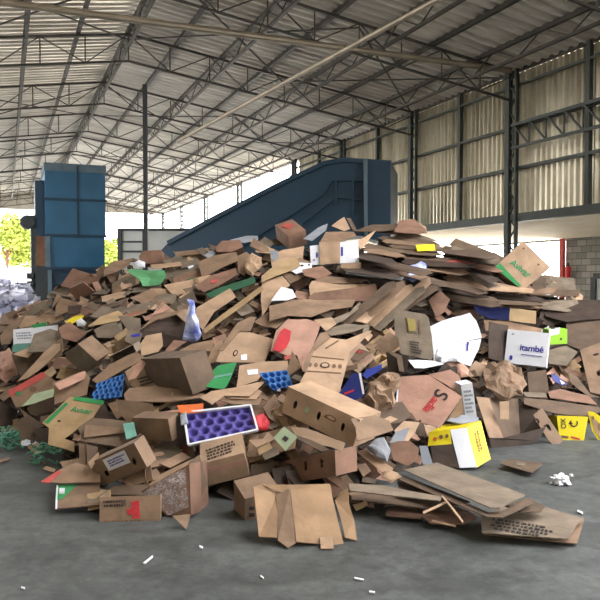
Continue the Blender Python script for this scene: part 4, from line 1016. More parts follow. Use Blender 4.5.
prints(o, pl, 'inkbr', (561, 434.5), (8, 1), (.3, 4), 1, seed=13); P(o, pl, 'inkr', [(571, 436), (580, 438.5), (580, 440), (571, 438)], 'printed_line'); P(o, pl, 'white', [(566, 441.5), (583, 444), (583.4, 441.5), (567, 440)], 'white_edge')
o, pl = S('yellow', [(588, 411), (594, 412), (600, 416), (606, 424), (606, 450), (600, 443), (592, 430)], 'face', -10, 'yellow box with pale worn print at the frame edge', name='cardboard_box', cat='box', words_='box', lift=.14, wr=.003, land='yellow box at the edge')
P(o, pl, 'k6', [(590, 415), (596, 420), (604, 428), (604, 444), (594, 430)], 'worn_print'); P(o, pl, 'inkbr', ell((593, 418), 1.2, 2), 'printed_mark'); P(o, pl, 'k8', ell((600, 427), 2.4, 4), 'printed_mark', off=.009)
S('k3', [(524, 398), (546, 400), (598, 407), (604, 412), (582, 416), (552, 413), (524, 404)], 'lie', 4, 'long dark flattened carton lying over the yellow lettered box', lift=.2, land='long dark flattened carton')
S('k8', [(548, 392), (560, 389), (588, 396), (598, 405), (572, 401), (550, 398)], 'lie', 4, 'reddish brown flattened flap above the yellow lettered box', lift=.2)
S('k5', [(522, 392), (546, 393), (547, 398), (526, 397)], 'mid', 0, 'pale sheet edge beside the brown paper sack', lift=.18)
S('k3', [(527, 372), (546, 370), (549, 393), (528, 392)], 'face', 12, 'dark greenish grey carton side beside the brown paper sack', lift=.12)
S('navy', [(551, 374), (558, 376), (567, 384), (560, 386), (552, 381)], 'mid', 0, 'blue plastic wrapper between the lime green box and the yellow lettered box', name='plastic_wrapper', cat='plastic', words_='wrapper', lift=.14, land='blue wrapper', wr=.02)
P(THINGS[-1][0], fit_plane([(551, 374), (558, 376), (567, 384), (560, 386), (552, 381)], cam_normal('mid', 0), .16), 'white', [(560, 380), (565, 383), (562, 384.5)], 'white_print')
S('k3', [(568, 372), (576, 376), (590, 394), (600, 398), (590, 398), (570, 382)], 'lie', 0, lift=.14)
o, pl = S('k2', [(580, 350), (604, 341), (606, 396), (590, 392)], 'lean', -12, 'brown carton side with hand holes at the frame edge', holes=[ell((596, 354.5), 3.4, 1.2, -.25), ell((599, 373), 2.5, 3.2)], lift=.2, land='brown carton side at the edge', wr=0)
S('k5', [(548, 350), (566, 346), (578, 352), (566, 366), (548, 364)], 'lie', 0, lift=.1)
S('k3', [(566, 322), (604, 316), (606, 342), (580, 350), (567, 345)], 'lie', -4, 'broad dull grey brown sheet behind the lime green box', lift=.08, land='broad dull sheet')
S('k7', [(540, 300), (600, 300), (606, 318), (566, 322), (545, 316)], 'lie', 0, lift=.06)
G('cardboard_box', 'box', 'box', {
  'top_panel': [(539, 308, .1), (552, 301, .35), (577, 300, .4), (581, 309, .3), (567, 312, .1), (543, 309, .05)],
  'inside_panel': [(541, 310, .12), (567, 313, .14), (568, 321, .05), (552, 326, 0), (538, 323, 0)],
 }, 'k5', 'collapsed grey brown box with dark hollow behind the lime green box', base=(556, 312), lift=.14, land='collapsed hollow box', tones={'inside_panel': 'k7'})  # hollow is a panel coloured dark for shade
S('navy', [(471, 301), (482, 304), (510, 307), (509, 320), (490, 319), (476, 312)], 'face', 0, 'dark blue plastic crate piece behind the white foam sheet', name='plastic_crate', cat='crate', words_='crate', lift=.14, land='dark blue crate')
S('k6', [(509, 308), (536, 311), (536, 324), (510, 321)], 'face', 0, 'dull yellow brown carton side beside the dark blue crate', lift=.12, land='dull yellow carton side')
# ---- green lettered box standing on the top ----
o, pl, q = B('k1', (515, 286.5), (494.5, 267.5), (550.5, 268), (519, 289), 'pale box with green lettering balanced on one corner on the crest', open_=(), land='green lettered box', lift=.1, guess=(1, 1, 1), Y=9.0) if 0 else (None, None, None)
pl = Plane(at(522, 268, 8.9), cam_normal('face', -6)); qd = [(523, 241), (550.5, 267.5), (523, 290), (494.5, 267.5)]
f = [pl.at(*p) for p in qd]; n_ = pl.n; bk = [p - n_ * .3 for p in f]
o = surf('cardboard_box', [[f]] + [[[f[i], f[(i+1) % 4], bk[(i+1) % 4], bk[i]]] for i in range(4)] + [[bk]], M['k1'], None, .006); mark(qd, pl.at)
new_thing_props(o, 'box', 'pale box with green lettering balanced on one corner on the crest', 'box', (522, 268), 'k1'); LAND.append(('green lettered box', 522, 268))
P(o, pl, 'green', [(495, 267.3), (498, 264.6), (520, 288), (515.5, 284)], 'green_stripe'); P(o, pl, 'green', [(494.8, 267.6), (500, 263), (521.5, 286), (517, 286)], 'green_stripe', off=.004)
T(o, pl, 'Avivar', (509.5, 263.5), (528.5, 278.5), 'inkg', name='green_lettering', label='green lettering'); P(o, pl, 'inkbr', ell((523.5, 248.5), 1.2, 1), 'painted_hole'); P(o, pl, 'inkbr', ell((538.5, 264.5), 1.2, 1), 'painted_hole')  # hand holes drawn as dark spots of painted shade
S('k3', [(532, 286), (540, 277), (546, 278), (546, 292), (534, 293)], 'face', 0, 'small dark box just behind the green lettered box', lift=.1)
S('k1', [(480, 279), (482, 280), (516, 286), (534, 289), (532, 293), (480, 290)], 'lie', 0, 'pale sheets end under the green lettered box', lift=.14)
S('k2', [(500, 288), (534, 290), (560, 286), (552, 294), (500, 294)], 'lie', 0, lift=.08)
# ---- right crest: many thin flattened sheets ----
crest = [((400, 258), (470, 262), 4, 'k5'), ((388, 246), (440, 250), 4, 'k3'), ((372, 262), (430, 272), 5, 'k5'), ((440, 250), (500, 256), 6, 'k3'), ((446, 244), (505, 262), 8, 'k3'),
         ((440, 272), (484, 284), 6, 'k5'), ((428, 282), (486, 292), 4, 'k3'), ((440, 292), (500, 300), 5, 'k5'), ((380, 238), (440, 244), 3, 'k5'), ((420, 262), (470, 268), 5, 'k2'),
         ((466, 268), (496, 280), 6, 'k7'), ((350, 256), (392, 262), 5, 'k7'), ((344, 268), (400, 276), 6, 'k7'), ((360, 246), (400, 252), 4, 'k3'), ((452, 262), (500, 270), 4, 'k8'),
         ((494, 296), (548, 300), 4, 'k7'), ((460, 300), (540, 304), 3, 'k5'), ((408, 276), (446, 284), 5, 'k3'), ((390, 232), (430, 240), 4, 'k2'), ((376, 228), (420, 232), 3, 'k3')]
for (a, b, h, t) in crest:
    for rep in range(2):
        dy = rep * (h + 1) * .8; j = R.uniform(-4, 4)
        S({'k5': 'k3', 'k2': 'k5'}.get(t, t) if rep == 0 else R.choice(['k3', 'k7', 'k7', 'k5', 'k2']), [(a[0] + j, a[1] + dy), (a[0] + 6 + j, a[1] - h * .7 + dy), (b[0] - 4 + j, b[1] - h * .6 + dy), (b[0] + 3 + j, b[1] + 1 + dy), (b[0] - 8 + j, b[1] + h * .5 + dy), (a[0] + 5 + j, a[1] + h * .6 + dy)], R.choice(['lie', 'lie', 'flat', 'mid']), R.uniform(-15, 15), lift=.07 + R.uniform(0, .06), wr=.012, words_='thin flattened sheet')
S('yellow', [(416, 245), (434, 244), (435, 250), (418, 251)], 'mid', 0, 'small yellow printed piece on the crest below the corrugated wall', name='printed_scrap', lift=.2, land='small yellow piece')
S('white', [(346, 270), (372, 272), (404, 277), (402, 280), (346, 274)], 'lie', 0, 'long thin white board edge below the white box on the crest', name='white_board', words_='white board', lift=.18)
pillow('bluebag', [(405, 279), (409, 268), (420, 263), (427, 267), (425, 275), (412, 281)], 'mid', 0, .1, 'blue and white plastic bag below the small yellow piece', 'plastic_bag', 'bag', 'bag', lift=.2, land='bag below the yellow piece')
S('pinkred', [(447, 262), (456, 260), (470, 263), (466, 267), (450, 266)], 'lie', 0, 'thin red printed strip among flattened sheets on the crest', name='printed_scrap', lift=.17)
S('k8', [(394, 232), (400, 221), (414, 219), (427, 231), (420, 234)], 'lie', 20, 'pinkish box corner on the crest in front of the corrugated wall', lift=.06, land='pinkish box corner', keep=.95)
S('k1', [(396, 222), (410, 219), (426, 227), (427, 233), (412, 231)], 'lie', 10, lift=.1)
# ---- crest, middle: white box and tan flaps ----
o, pl, f, bk = FBX('white', [(310, 246), (358, 240), (359, 262), (311, 265)], 'face', -3, .3, 'white box with open tan flaps on the crest', land='white box on the crest', lift=.22, open_=('top',))
P(o, pl, 'inkb', [(341, 247), (343, 247), (343, 256), (341, 256)], 'small_print'); P(o, pl, 'inkb', ell((317, 255), 1, 3), 'small_print'); P(o, pl, 'grey', ell((314, 260), 1.2, 1), 'small_print')
S('k1', [(319, 242), (340, 241), (340, 263), (320, 265)], 'face', -3, parent=o, name='front_flap', plane=pl.lift(-.015 if pl.n.dot(CAM - pl.p) < 0 else .02), wr=0)
S('k1', [(356, 242), (372, 233), (376, 231), (364, 247), (360, 249)], 'mid', 20, parent=o, name='right_flap', lift=.2)
S('k2', [(320, 242), (326, 232), (354, 232), (356, 236), (340, 242)], 'lie', 0, parent=o, name='back_flap', lift=.16)
S('grey', [(303, 239), (318, 228), (328, 224), (326, 230), (312, 241)], 'lie', -10, 'pale grey board leaning behind the white box on the crest', name='grey_board', words_='grey board', lift=.1)
S('k1', [(331, 226), (344, 217), (350, 229), (344, 231)], 'face', 10, 'peaked tan flap behind the white box on the crest', lift=.06, keep=.95)
S('k3', [(346, 218), (350, 218), (357, 230), (354, 232)], 'face', 20, 'thin brown flap edge behind the white box on the crest', lift=.05, keep=.95)
S('k3', [(354, 231), (372, 225), (398, 224), (398, 230), (370, 232)], 'lie', 0, lift=.06, keep=.95)
o, pl, q = B('k2', (282, 235), (276, 223), (293, 219.5) if 0 else (306, 231), (287, 247), 'brown box standing on the crest in front of the conveyor', land='box on the crest', lift=.2) if 0 else (None, None, None)
o, pl, q = B('k8', (288, 236), (275, 225), (305.5, 230), (290, 250), 'brown box standing on the crest in front of the sloping conveyor', land='brown box on the crest', lift=.25)
o['label'] = 'brown box standing on the crest in front of the sloping conveyor'
S('pinkred', [(281, 226), (288, 223), (294, 226), (288, 229)], plane=pl['ab'].lift(.01), parent=o, name='red_print', wr=0)
S('k1', [(270, 255), (283, 250), (304, 246), (303, 260), (286, 268), (272, 270)], 'lie', 5, lift=.16)
S('k2', [(278, 268), (300, 258), (310, 262), (306, 276), (290, 284)], 'lie', 0, lift=.14)
o, pl = S('white', [(286, 268), (300, 263), (312, 264), (312, 270), (296, 274)], 'lie', 0, 'white carton with dark marks below the white box on the crest', name='white_board', words_='white board', lift=.2, land='marked white board')
P(o, pl, 'ink', ell((302, 265.5), 1.8, .9), 'printed_mark'); P(o, pl, 'ink', ell((309, 264.8), 1.2, .8), 'printed_mark')
S('k8', [(302, 270), (322, 266), (332, 274), (318, 279), (304, 276)], 'lie', 0, lift=.18)
S('k1', [(340, 264), (361, 262), (361, 268), (342, 269)], 'face', 0, 'small tan block of folded cardboard under the white box on the crest', lift=.2)
# ---- crest towards the blue tower ----
o, pl = S('dgreen', [(126, 269), (134, 268), (164, 272), (166, 277), (160, 284), (142, 286), (138, 280)], 'lean', 0, 'green plastic tarpaulin scrap draped over the crest', name='plastic_tarpaulin', cat='tarpaulin', words_='tarpaulin', lift=.16, wr=.03, land='green tarpaulin')
M['gplastic'] = mat('green_plastic', rgb(96, 160, 112), var=.3, rough=.4); o.data.materials[0] = M['gplastic']
pillow('white', [(135, 263), (139, 261), (145, 263), (145, 268), (137, 268)], 'mid', 0, .06, 'small white bag just above the green tarpaulin', 'plastic_bag', 'bag', 'bag', lift=.12, wr=.015)
o, pl, f, bk = FBX('k8', [(139, 256), (144, 251), (161, 250), (164, 263), (140, 264)], 'face', 0, .25, 'brown box on the crest in front of the grey container', land='box by the grey container', lift=.06, keep=.95)
S('k2', [(104, 270), (112, 262), (134, 258), (128, 266), (116, 272), (104, 276)], 'lie', -5, 'long brown sheet on the crest beside the blue tower', lift=.12, keep=.95, land='long sheet by the blue tower')
S('k1', [(150, 265), (180, 262), (182, 266), (152, 269)], 'lie', 0, lift=.12)
o, pl, f, bk = FBX('k8', [(215, 248), (222, 241), (240, 240), (243, 247), (232, 252), (217, 252)], 'mid', 0, .2, 'open reddish brown box on the crest below the sloping conveyor', land='open reddish box on the crest', lift=.14, keep=.95)
S('k4', [(219, 249), (226, 243), (236, 243), (232, 248)], 'lie', 0, parent=o, name='flap', lift=.22)
S('grey', [(204, 255), (212, 250), (216, 253), (208, 259)], 'lie', 0, 'small white sheet beside the open reddish box on the crest', name='paper_sheet', cat='paper', words_='white sheet', lift=.18)
S('k2', [(198, 262), (214, 256), (236, 252), (240, 260), (222, 268), (202, 278)], 'mid', -5, 'smooth brown carton side below the open reddish box on the crest', lift=.15, land='smooth brown carton side')
S('k8', [(196, 286), (210, 276), (236, 268), (238, 274), (222, 284), (204, 292)], 'lie', -8, 'brown flap with a red print above the dark green strip', lift=.15, land='flap with red print')
P(THINGS[-1][0], fit_plane([(196, 286), (210, 276), (236, 268), (238, 274), (222, 284), (204, 292)], cam_normal('lie', -8), .16), 'pinkred', ell((214, 281), 4, 2, -.3), 'red_print')
pillow('k1', [(245, 262), (251, 255), (262, 258), (262, 266), (252, 276), (246, 272)], 'mid', 0, .1, 'crumpled pale tan bag of cardboard below the crest', 'crumpled_cardboard', 'cardboard', 'crumpled cardboard', lift=.16, wr=.04, land='crumpled pale tan piece')
S('k2', [(238, 272), (238, 256), (246, 252), (254, 258), (244, 276)], 'mid', -10, lift=.14)
S('k2', [(250, 246), (254, 238), (268, 248), (270, 252), (262, 252)], 'mid', 10, 'brown flap standing on the crest below the sloping conveyor', lift=.08, keep=.95)
S('k1', [(250, 240), (268, 247), (275, 250), (274, 254), (256, 252)], 'lie', 10, lift=.16)
S('grey', [(270, 251), (278, 251), (279, 258), (272, 261)], 'face', 0, 'small white card below the brown box on the crest', name='paper_sheet', cat='paper', words_='white sheet', lift=.2)
S('k6', [(262, 276), (280, 262), (296, 258), (300, 266), (276, 276), (262, 282)], 'lie', -5, 'broad tan sheet below the small white card', lift=.15, land='broad tan sheet')
S('k1', [(261, 300), (262, 282), (282, 276), (290, 285), (272, 302), (262, 316)], 'lie', 0, 'broad tan carton side beside the small white sheet', lift=.14)
S('k2', [(254, 322), (268, 312), (290, 318), (276, 328), (262, 326)], 'lie', 0, lift=.13)
S('grey', [(230, 240), (246, 236), (258, 236), (258, 240), (244, 243)], 'lie', 0, lift=.08, words_='grey board', name='grey_board')
# ---- flat sheets sprawled on the concrete, right front ----
def floor_sheet(tone, poly, z, label, land=None, wr=.004, rag=0, name='cardboard_sheet'):
    n = Vector((0, 0, 1)); c = centre(poly); d = ray(*c); Y = (CAMZ - z) / -d.z
    o, pl = S(tone, poly, plane=Plane(at(c[0], c[1], Y), n), label=label, wr=wr, land=land, rag=rag, name=name)
    return o, pl
floor_sheet('k5', [(404, 470), (437, 463), (525, 495), (500, 508), (490, 508)], .20, 'large smooth brown sheet lying flat on top of the sheets on the concrete', 'large smooth sheet')
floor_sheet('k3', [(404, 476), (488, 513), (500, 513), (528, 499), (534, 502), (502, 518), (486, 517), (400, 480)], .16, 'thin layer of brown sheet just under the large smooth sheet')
o, pl = floor_sheet('k5', [(481, 516), (504, 507), (522, 500), (584, 519), (577, 524), (568, 539), (482, 533)], .06, 'flattened carton with dark printed slots lying on the concrete', 'printed flattened carton')
prints(o, pl, 'ink', (492, 517), (62, 10), (-3, 12), 4, seed=71)
floor_sheet('k2', [(576, 524), (584, 519), (577, 544), (484, 535), (482, 531), (560, 539)], .02, 'pale lower layer of the printed flattened carton on the concrete')
floor_sheet('k3', [(505, 506), (528, 498), (545, 507), (540, 512), (520, 512)], .12, 'small brown flap between the large smooth sheet and printed flattened carton')
floor_sheet('k8', [(386, 516), (388, 507), (420, 508), (426, 514), (420, 519)], .03, 'reddish flat piece on the concrete beside the unfolded tan carton', 'reddish flat piece')
floor_sheet('k8', [(422, 517), (432, 510), (470, 512), (478, 518), (462, 524), (430, 523)], .04, 'reddish flat piece with torn pale tape on the concrete')
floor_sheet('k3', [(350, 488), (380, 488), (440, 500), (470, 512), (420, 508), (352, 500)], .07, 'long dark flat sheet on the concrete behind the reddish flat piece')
floor_sheet('k5', [(350, 484), (384, 486), (440, 497), (438, 501), (352, 491)], .11, 'thin pale edge of a sheet above the long dark flat sheet')
floor_sheet('k7', [(396, 476), (414, 480), (470, 502), (460, 506), (400, 492)], .12, 'dark shaded sheet under the large smooth sheet')  # dark tone paints the shade under the upper sheet
for (a, b, c_, lab) in (((443, 497), (462, 521), .05, 'thin pale torn tape strip crossing reddish flat piece'), ((424, 513), (450, 500), .07, 'thin pale torn tape strip beside the large smooth sheet'), ((432, 521), (456, 526), .01, 'curled pale tape strip on the concrete below the reddish flat piece')):
    dx, dy = b[0] - a[0], b[1] - a[1]; L_ = math.hypot(dx, dy); nx, ny = -dy / L_ * .8, dx / L_ * .8
    floor_sheet('k1', [(a[0] + nx, a[1] + ny), (b[0] + nx, b[1] + ny), (b[0] - nx, b[1] - ny), (a[0] - nx, a[1] - ny)], c_ + .03, lab, name='tape_strip')
o, pl = floor_sheet('k3', [(500, 464), (510, 459), (543, 463.5), (532, 473)], .04, 'small dark flattened box lying alone on the concrete below the big open box', 'small flattened box')
P(o, pl, 'k5', [(517, 462), (526, 463), (524, 466), (516, 465)], 'sticker')
def ball(c, r, label, tone='white', name='crumpled_paper', land=None):
    Y = CAMZ / -ray(*c).z; p = at(c[0], c[1], Y) + Vector((0, 0, r * .6))
    bm = bmesh.new(); bmesh.ops.create_icosphere(bm, subdivisions=3, radius=r)
    sd = R.random() * 30
    for v in bm.verts:
        k = noise.noise(v.co / r * 2.3 + Vector((sd, 0, 0))); v.co *= 1 + k * .9; v.co.z = max(-r * .58, v.co.z * .8)
    me = bpy.data.meshes.new(name); bm.to_mesh(me); bm.free(); o = link(name, me, M[tone]); o.location = p
    new_thing_props(o, 'paper', label, 'paper', c, tone)
    if land: LAND.append((land,) + c)
ball((561, 484.5), .052, 'crumpled white paper ball on the concrete near the frame edge', land='crumpled paper ball')
ball((571, 476.5), .014, 'tiny white paper scrap on the concrete above the crumpled paper ball')
ball((26, 445.5), .034, 'crumpled white paper between the two green nettings', land='crumpled white paper by the netting')
ball((35, 446.5), .024, 'small crumpled white paper beside the green netting')
ball((551, 484), .012, 'tiny white scrap on the concrete beside the crumpled paper ball')
def bit(c, w_, h_, rot, label, tone='white', name='paper_scrap'):
    p = [(c[0] + x * math.cos(rot) - y * math.sin(rot), c[1] + x * math.sin(rot) + y * math.cos(rot)) for x, y in ((-w_, -h_), (w_, -h_ * .6), (w_, h_), (-w_ * .8, h_))]
    floor_sheet(tone, p, .008, label, wr=0, name=name); THINGS[-1][0]['category'] = 'scrap'
bit((148, 560), 6, .8, -.7, 'thin white paper strip on the concrete in front of the red stamped box')
bit((201, 547), 2, 1, .3, 'small white paper scrap on the concrete below the film wrapped box')
bit((359, 579), 5, .7, .2, 'thin white paper strip on the bare concrete near the bottom of the picture')
bit((23, 588), 2, .9, .2, 'small pale scrap on the concrete at the lower corner')
bit((3, 460), 7, 1.4, -.3, 'thin brown strip on the concrete beside the green netting', 'k2', 'cardboard_scrap')
bit((37, 461), 9, 1.2, .25, 'thin brown strip lying between the green netting and open floor', 'k3', 'cardboard_scrap')
bit((372, 592), 3, .8, .1, 'tiny pale scrap on the concrete beside the bottom edge of the picture')
bit((580, 512), 3, 1, .4, 'tiny pale scrap beside the printed flattened carton')
bit((385, 505), 4, 1.2, -.4, 'small brown scrap beside the reddish flat piece', 'k3', 'cardboard_scrap')
bit((262, 577), 2, .6, .6, 'tiny white scrap on the bare concrete below the unfolded tan carton')

UNDER = ('folded edge behind', 'long thin pale edge', 'narrow torn pale strip')
for key in ('corner of the purple egg tray', 'narrow torn pale strip hanging', 'folded cardboard strip with pale torn', 'dark folded cardboard strip', 'crumpled curl of pale', 'pink printed edge', 'thin pale splinter', 
            'pink tinged lid edge', 'dark brown flap cut', 'dark carton side beside the green', 'pale upright carton edge', 'thin brown flap leaning', 'long pale lid flap', 'pale flap at the lower edge', 'pink tinged torn flap',
            'small pink torn point', 'long thin pale edge running', 'narrow side flap of a carton', 'narrow brown side strip', 'round cornered', 'brown orange stained', 'small yellow printed piece', 'thin red printed strip',
            'brown flap standing on the crest', 'small white card',  'thin pale edge of a sheet', 'thin pale torn tape', 'white paper between'):
    for rec in THINGS:
        if rec[0].get('label') and key in rec[0]['label']: bring_up(rec[0])
# ================= filler pieces =================
def zb_front(px, py):
    x, y = int(px) // CELL, int(py) // CELL
    return ZB[y][x] if 0 <= x < NB and 0 <= y < NB else 1e9
def region_tone(px, py):
    if py < 275 and px > 330: return R.choice(['k3', 'k5', 'k7', 'k2', 'k5', 'k3'])
    if py < 330: return R.choice(['k3', 'k2', 'k2', 'k5', 'k8', 'k1', 'k3', 'k5'])
    return R.choice(['k1', 'k2', 'k2', 'k3', 'k5', 'k4', 'k6', 'k8', 'k2'])
COVER = [[0] * NB for _ in range(NB)]
def zwide(px, py):
    x, y = int(px) // CELL, int(py) // CELL
    return ZM[y][x] if 0 <= x < NB and 0 <= y < NB else 1e9
GAPS = [(206, 486, 236, 532), (346, 458, 358, 480), (98, 484, 140, 495), (478, 442, 520, 462), (590, 428, 604, 470), (500, 436, 600, 470)]
def clear(quad):
    """does a leaf stay behind everything traced?"""
    for u in (0, .25, .5, .75, 1):
        for v in (0, .25, .5, .75, 1):
            p = quad[0] * (1-u)*(1-v) + quad[1]*u*(1-v) + quad[2]*u*v + quad[3]*(1-u)*v
            x, y = proj(p)
            if p.y < zwide(x, y) < 1e8: return False
            if zwide(x, y) > 1e8 and (y < interp(TOP, x) - 8): return False
    return True
def place_filler(kind, px, py, size, tone, tilt, az, spin, asp):
    Y = hitc(px, py); n = cam_normal(tilt, az)
    a = Matrix.Rotation(spin, 3, n) @ n.cross(Vector((0, 0, 1))).normalized(); b = n.cross(a)
    c = at(px, py, Y) + n * .03
    w, h = size / 2, size * asp / 2
    cor = [c + a * (w * R.uniform(.8, 1.1)) * sx + b * (h * R.uniform(.75, 1.15)) * sy for sx, sy in ((-1, -1), (1, -1), (1, 1), (-1, 1))]
    push = 0
    ok = 0; tot = 0; inn = []
    for u in (0, .16, .33, .5, .67, .84, 1):
        for v in (0, .16, .33, .5, .67, .84, 1):
            p = cor[0] * (1-u)*(1-v) + cor[1]*u*(1-v) + cor[2]*u*v + cor[3]*(1-u)*v
            x, y = proj(p); z = zwide(x, y); tot += 1
            if z < 1e8: push = max(push, p.y - z < 0 and z - p.y + .07 or 0)
            elif 0 <= x < 600 and 0 <= y < 600: ok += 1; inn.append((x, y))
            else: inn.append(None)
    if ok < tot * (.35 if kind != 'scrap' else .12) or push > (.45 if kind != 'scrap' else .6): return None
    cen = sum((COVER[int(q[1]) // CELL][int(q[0]) // CELL] for q in inn if q), 0) / max(1, ok)
    if cen > (1.3 if kind != 'scrap' else 4): return None
    if any(q and g_[0] < q[0] < g_[2] and g_[1] < q[1] < g_[3] for q in inn for g_ in GAPS): return None
    dv = (c - CAM).normalized() * push
    cor = [p + dv for p in cor]
    if min(p.z for p in cor) < .01:
        up = .012 - min(p.z for p in cor)
        if up > .06: return None
        cor = [p + Vector((0, 0, up)) for p in cor]
    for q in inn:
        if q: COVER[int(q[1]) // CELL][int(q[0]) // CELL] += 1
    if kind == 'scrap':
        k = R.uniform(.2, .8); e = cor[0] * (1 - k) + cor[1] * k + b * size * R.uniform(-.15, .2)
        o = surf('cardboard_scrap', [[[cor[0], e, cor[1], cor[2], cor[3]]]], M[tone], None, .006, .015, 1)
        new_thing_props(o, 'cardboard', None, 'torn cardboard scrap', proj(c), tone)
    elif kind == 'box':
        nn = n if n.dot(CAM - c) > 0 else -n; d = size * R.uniform(.35, .6)
        top = cor; bot = [p - nn * d for p in cor]
        loops = [[[top[i], top[(i+1) % 4], bot[(i+1) % 4], bot[i]]] for i in range(4)] + [[bot]]
        openb = R.random() < .5
        if not openb: loops.append([top])
        o = surf('cardboard_box', loops, M[tone], None, .006)
        if openb:
            m = sum(top, Vector()) / 4
            for i in R.sample(range(4), R.choice([2, 3])):
                p0, p1 = top[i], top[(i+1) % 4]; out = ((p0 + p1) / 2 - m).normalized(); t = R.uniform(.3, 1.1)
                dd = (out * math.cos(t) + nn * math.sin(t) * .6) * size * asp * .3
                fq = [p0, p1, p1 * .9 + p0 * .1 + dd, p0 * .9 + p1 * .1 + dd]
                if clear(fq): surf('flap', [[fq]], M[tone], o, .005, .003, 1)
        new_thing_props(o, 'box', None, 'open cardboard box' if openb else 'closed cardboard box', proj(c), tone)
    else:
        f_ = R.uniform(.25, .5); d2 = ((cor[1] - cor[0]).normalized() * math.cos(.8) + n * (1 if n.dot(CAM - c) > 0 else -1) * math.sin(R.uniform(.2, .9))) * size * f_
        if R.random() < .6 and clear([cor[1], cor[2], cor[2] + d2, cor[1] + d2]):   # creased sheet with a second leaf folded up
            o = surf('cardboard_sheet', [[cor], [[cor[1], cor[2], cor[2] + d2, cor[1] + d2]]], M[tone], None, .006, .015, 2)
            wd = 'creased cardboard sheet'
        else:
            pr = R.random() < .45
            o = surf('cardboard_sheet', [[cor]], M[tone], None, .006, .004 if pr else .02, 3)
            if pr:
                nn = n if n.dot(CAM - c) > 0 else -n; rows = R.choice([1, 2, 2, 3]); u0 = R.uniform(.1, .4); v0 = R.uniform(.15, .5); lp = []
                bl_ = lambda u, v: cor[0] * (1-u)*(1-v) + cor[1]*u*(1-v) + cor[2]*u*v + cor[3]*(1-u)*v + nn * .009
                for r_ in range(rows):
                    u = u0; ue = min(.92, u0 + R.uniform(.25, .5)); v = v0 + r_ * .12
                    while u < ue:
                        du = R.uniform(.03, .09); lp.append([[bl_(u, v), bl_(u + du, v), bl_(u + du, v + .06), bl_(u, v + .06)]]); u += du + .025
                surf('printing', lp, M[R.choice(['inkbr', 'ink', 'inkbr', 'inkg', 'inkr', 'inkb'])], o, .001)
            wd = 'cardboard sheet'
        new_thing_props(o, 'cardboard', None, wd, proj(c), tone)
    return o
nf = 0; tries = 0; NFILL = 205
while nf < NFILL and tries < 14000:
    tries += 1
    px = R.uniform(-8, 608)
    top = interp(TOP, px) + 4; bot = interp(FOOT, px) + 6
    py = top + (bot - top) * R.random() ** 1.15
    if zb_front(px, py) < 1e8: continue
    far = (py - top) / (bot - top)
    if px > 330 and py < 330: tilt, az, sp, asp, size = R.choice(['flat', 'lie', 'lie', 'mid']), R.uniform(-25, 25), R.gauss(0, .25), R.uniform(.3, .7), R.uniform(.35, .8)
    elif px < 200 and py < 345: tilt, az, sp, asp, size = R.choice(['lie', 'mid', 'lie', 'lean']), R.uniform(-40, 10), R.gauss(.35, .35), R.uniform(.3, .7), R.uniform(.3, .65)
    else: tilt, az, sp, asp, size = R.choice(['lie', 'mid', 'lean', 'mid', 'face']), R.uniform(-40, 40), R.uniform(-.9, .9), R.uniform(.5, .9), R.uniform(.22, .5)
    kind = 'box' if R.random() < .13 and py > 250 else 'sheet'
    if kind == 'box': size = min(size, .38)
    if tries > 4000: size *= .75
    if tries > 8000: size *= .75
    if place_filler(kind, px, py, size, region_tone(px, py), tilt, az, sp, asp): nf += 1
ns = 0; tries = 0
while ns < 285 and tries < 26000:
    tries += 1
    px = R.uniform(-4, 604); top = interp(TOP, px) + 3; bot = interp(FOOT, px) + 4; py = R.uniform(top, bot)
    if zb_front(px, py) < 1e8: continue
    n0 = len(THINGS)
    if place_filler('scrap', px, py, R.uniform(.08, .22), region_tone(px, py), R.choice(['lie', 'mid', 'lean', 'face']), R.uniform(-50, 50), R.uniform(-1.2, 1.2), R.uniform(.4, .9)): ns += 1
print('FILL', nf, tries, 'things', len(THINGS))
# small white and coloured scraps caught in the heap
for k in range(26):
    px = R.uniform(10, 590); top = interp(TOP, px) + 8; bot = interp(FOOT, px) - 6; py = R.uniform(top, bot); r = R.uniform(1.5, 4)
    poly = [(px + r * math.cos(t) * R.uniform(.6, 1.4), py + r * .7 * math.sin(t) * R.uniform(.6, 1.4)) for t in [x * 1.2566 for x in range(5)]]
    if zb_front(px, py) < 1e8: continue
    t = R.choice(['white', 'white', 'grey', 'white', 'k4', 'k1'])
    S(t, poly, R.choice(['lie', 'mid']), R.uniform(-30, 30), lift=.1, name='paper_scrap', cat='paper', words_='torn scrap', wr=.01)
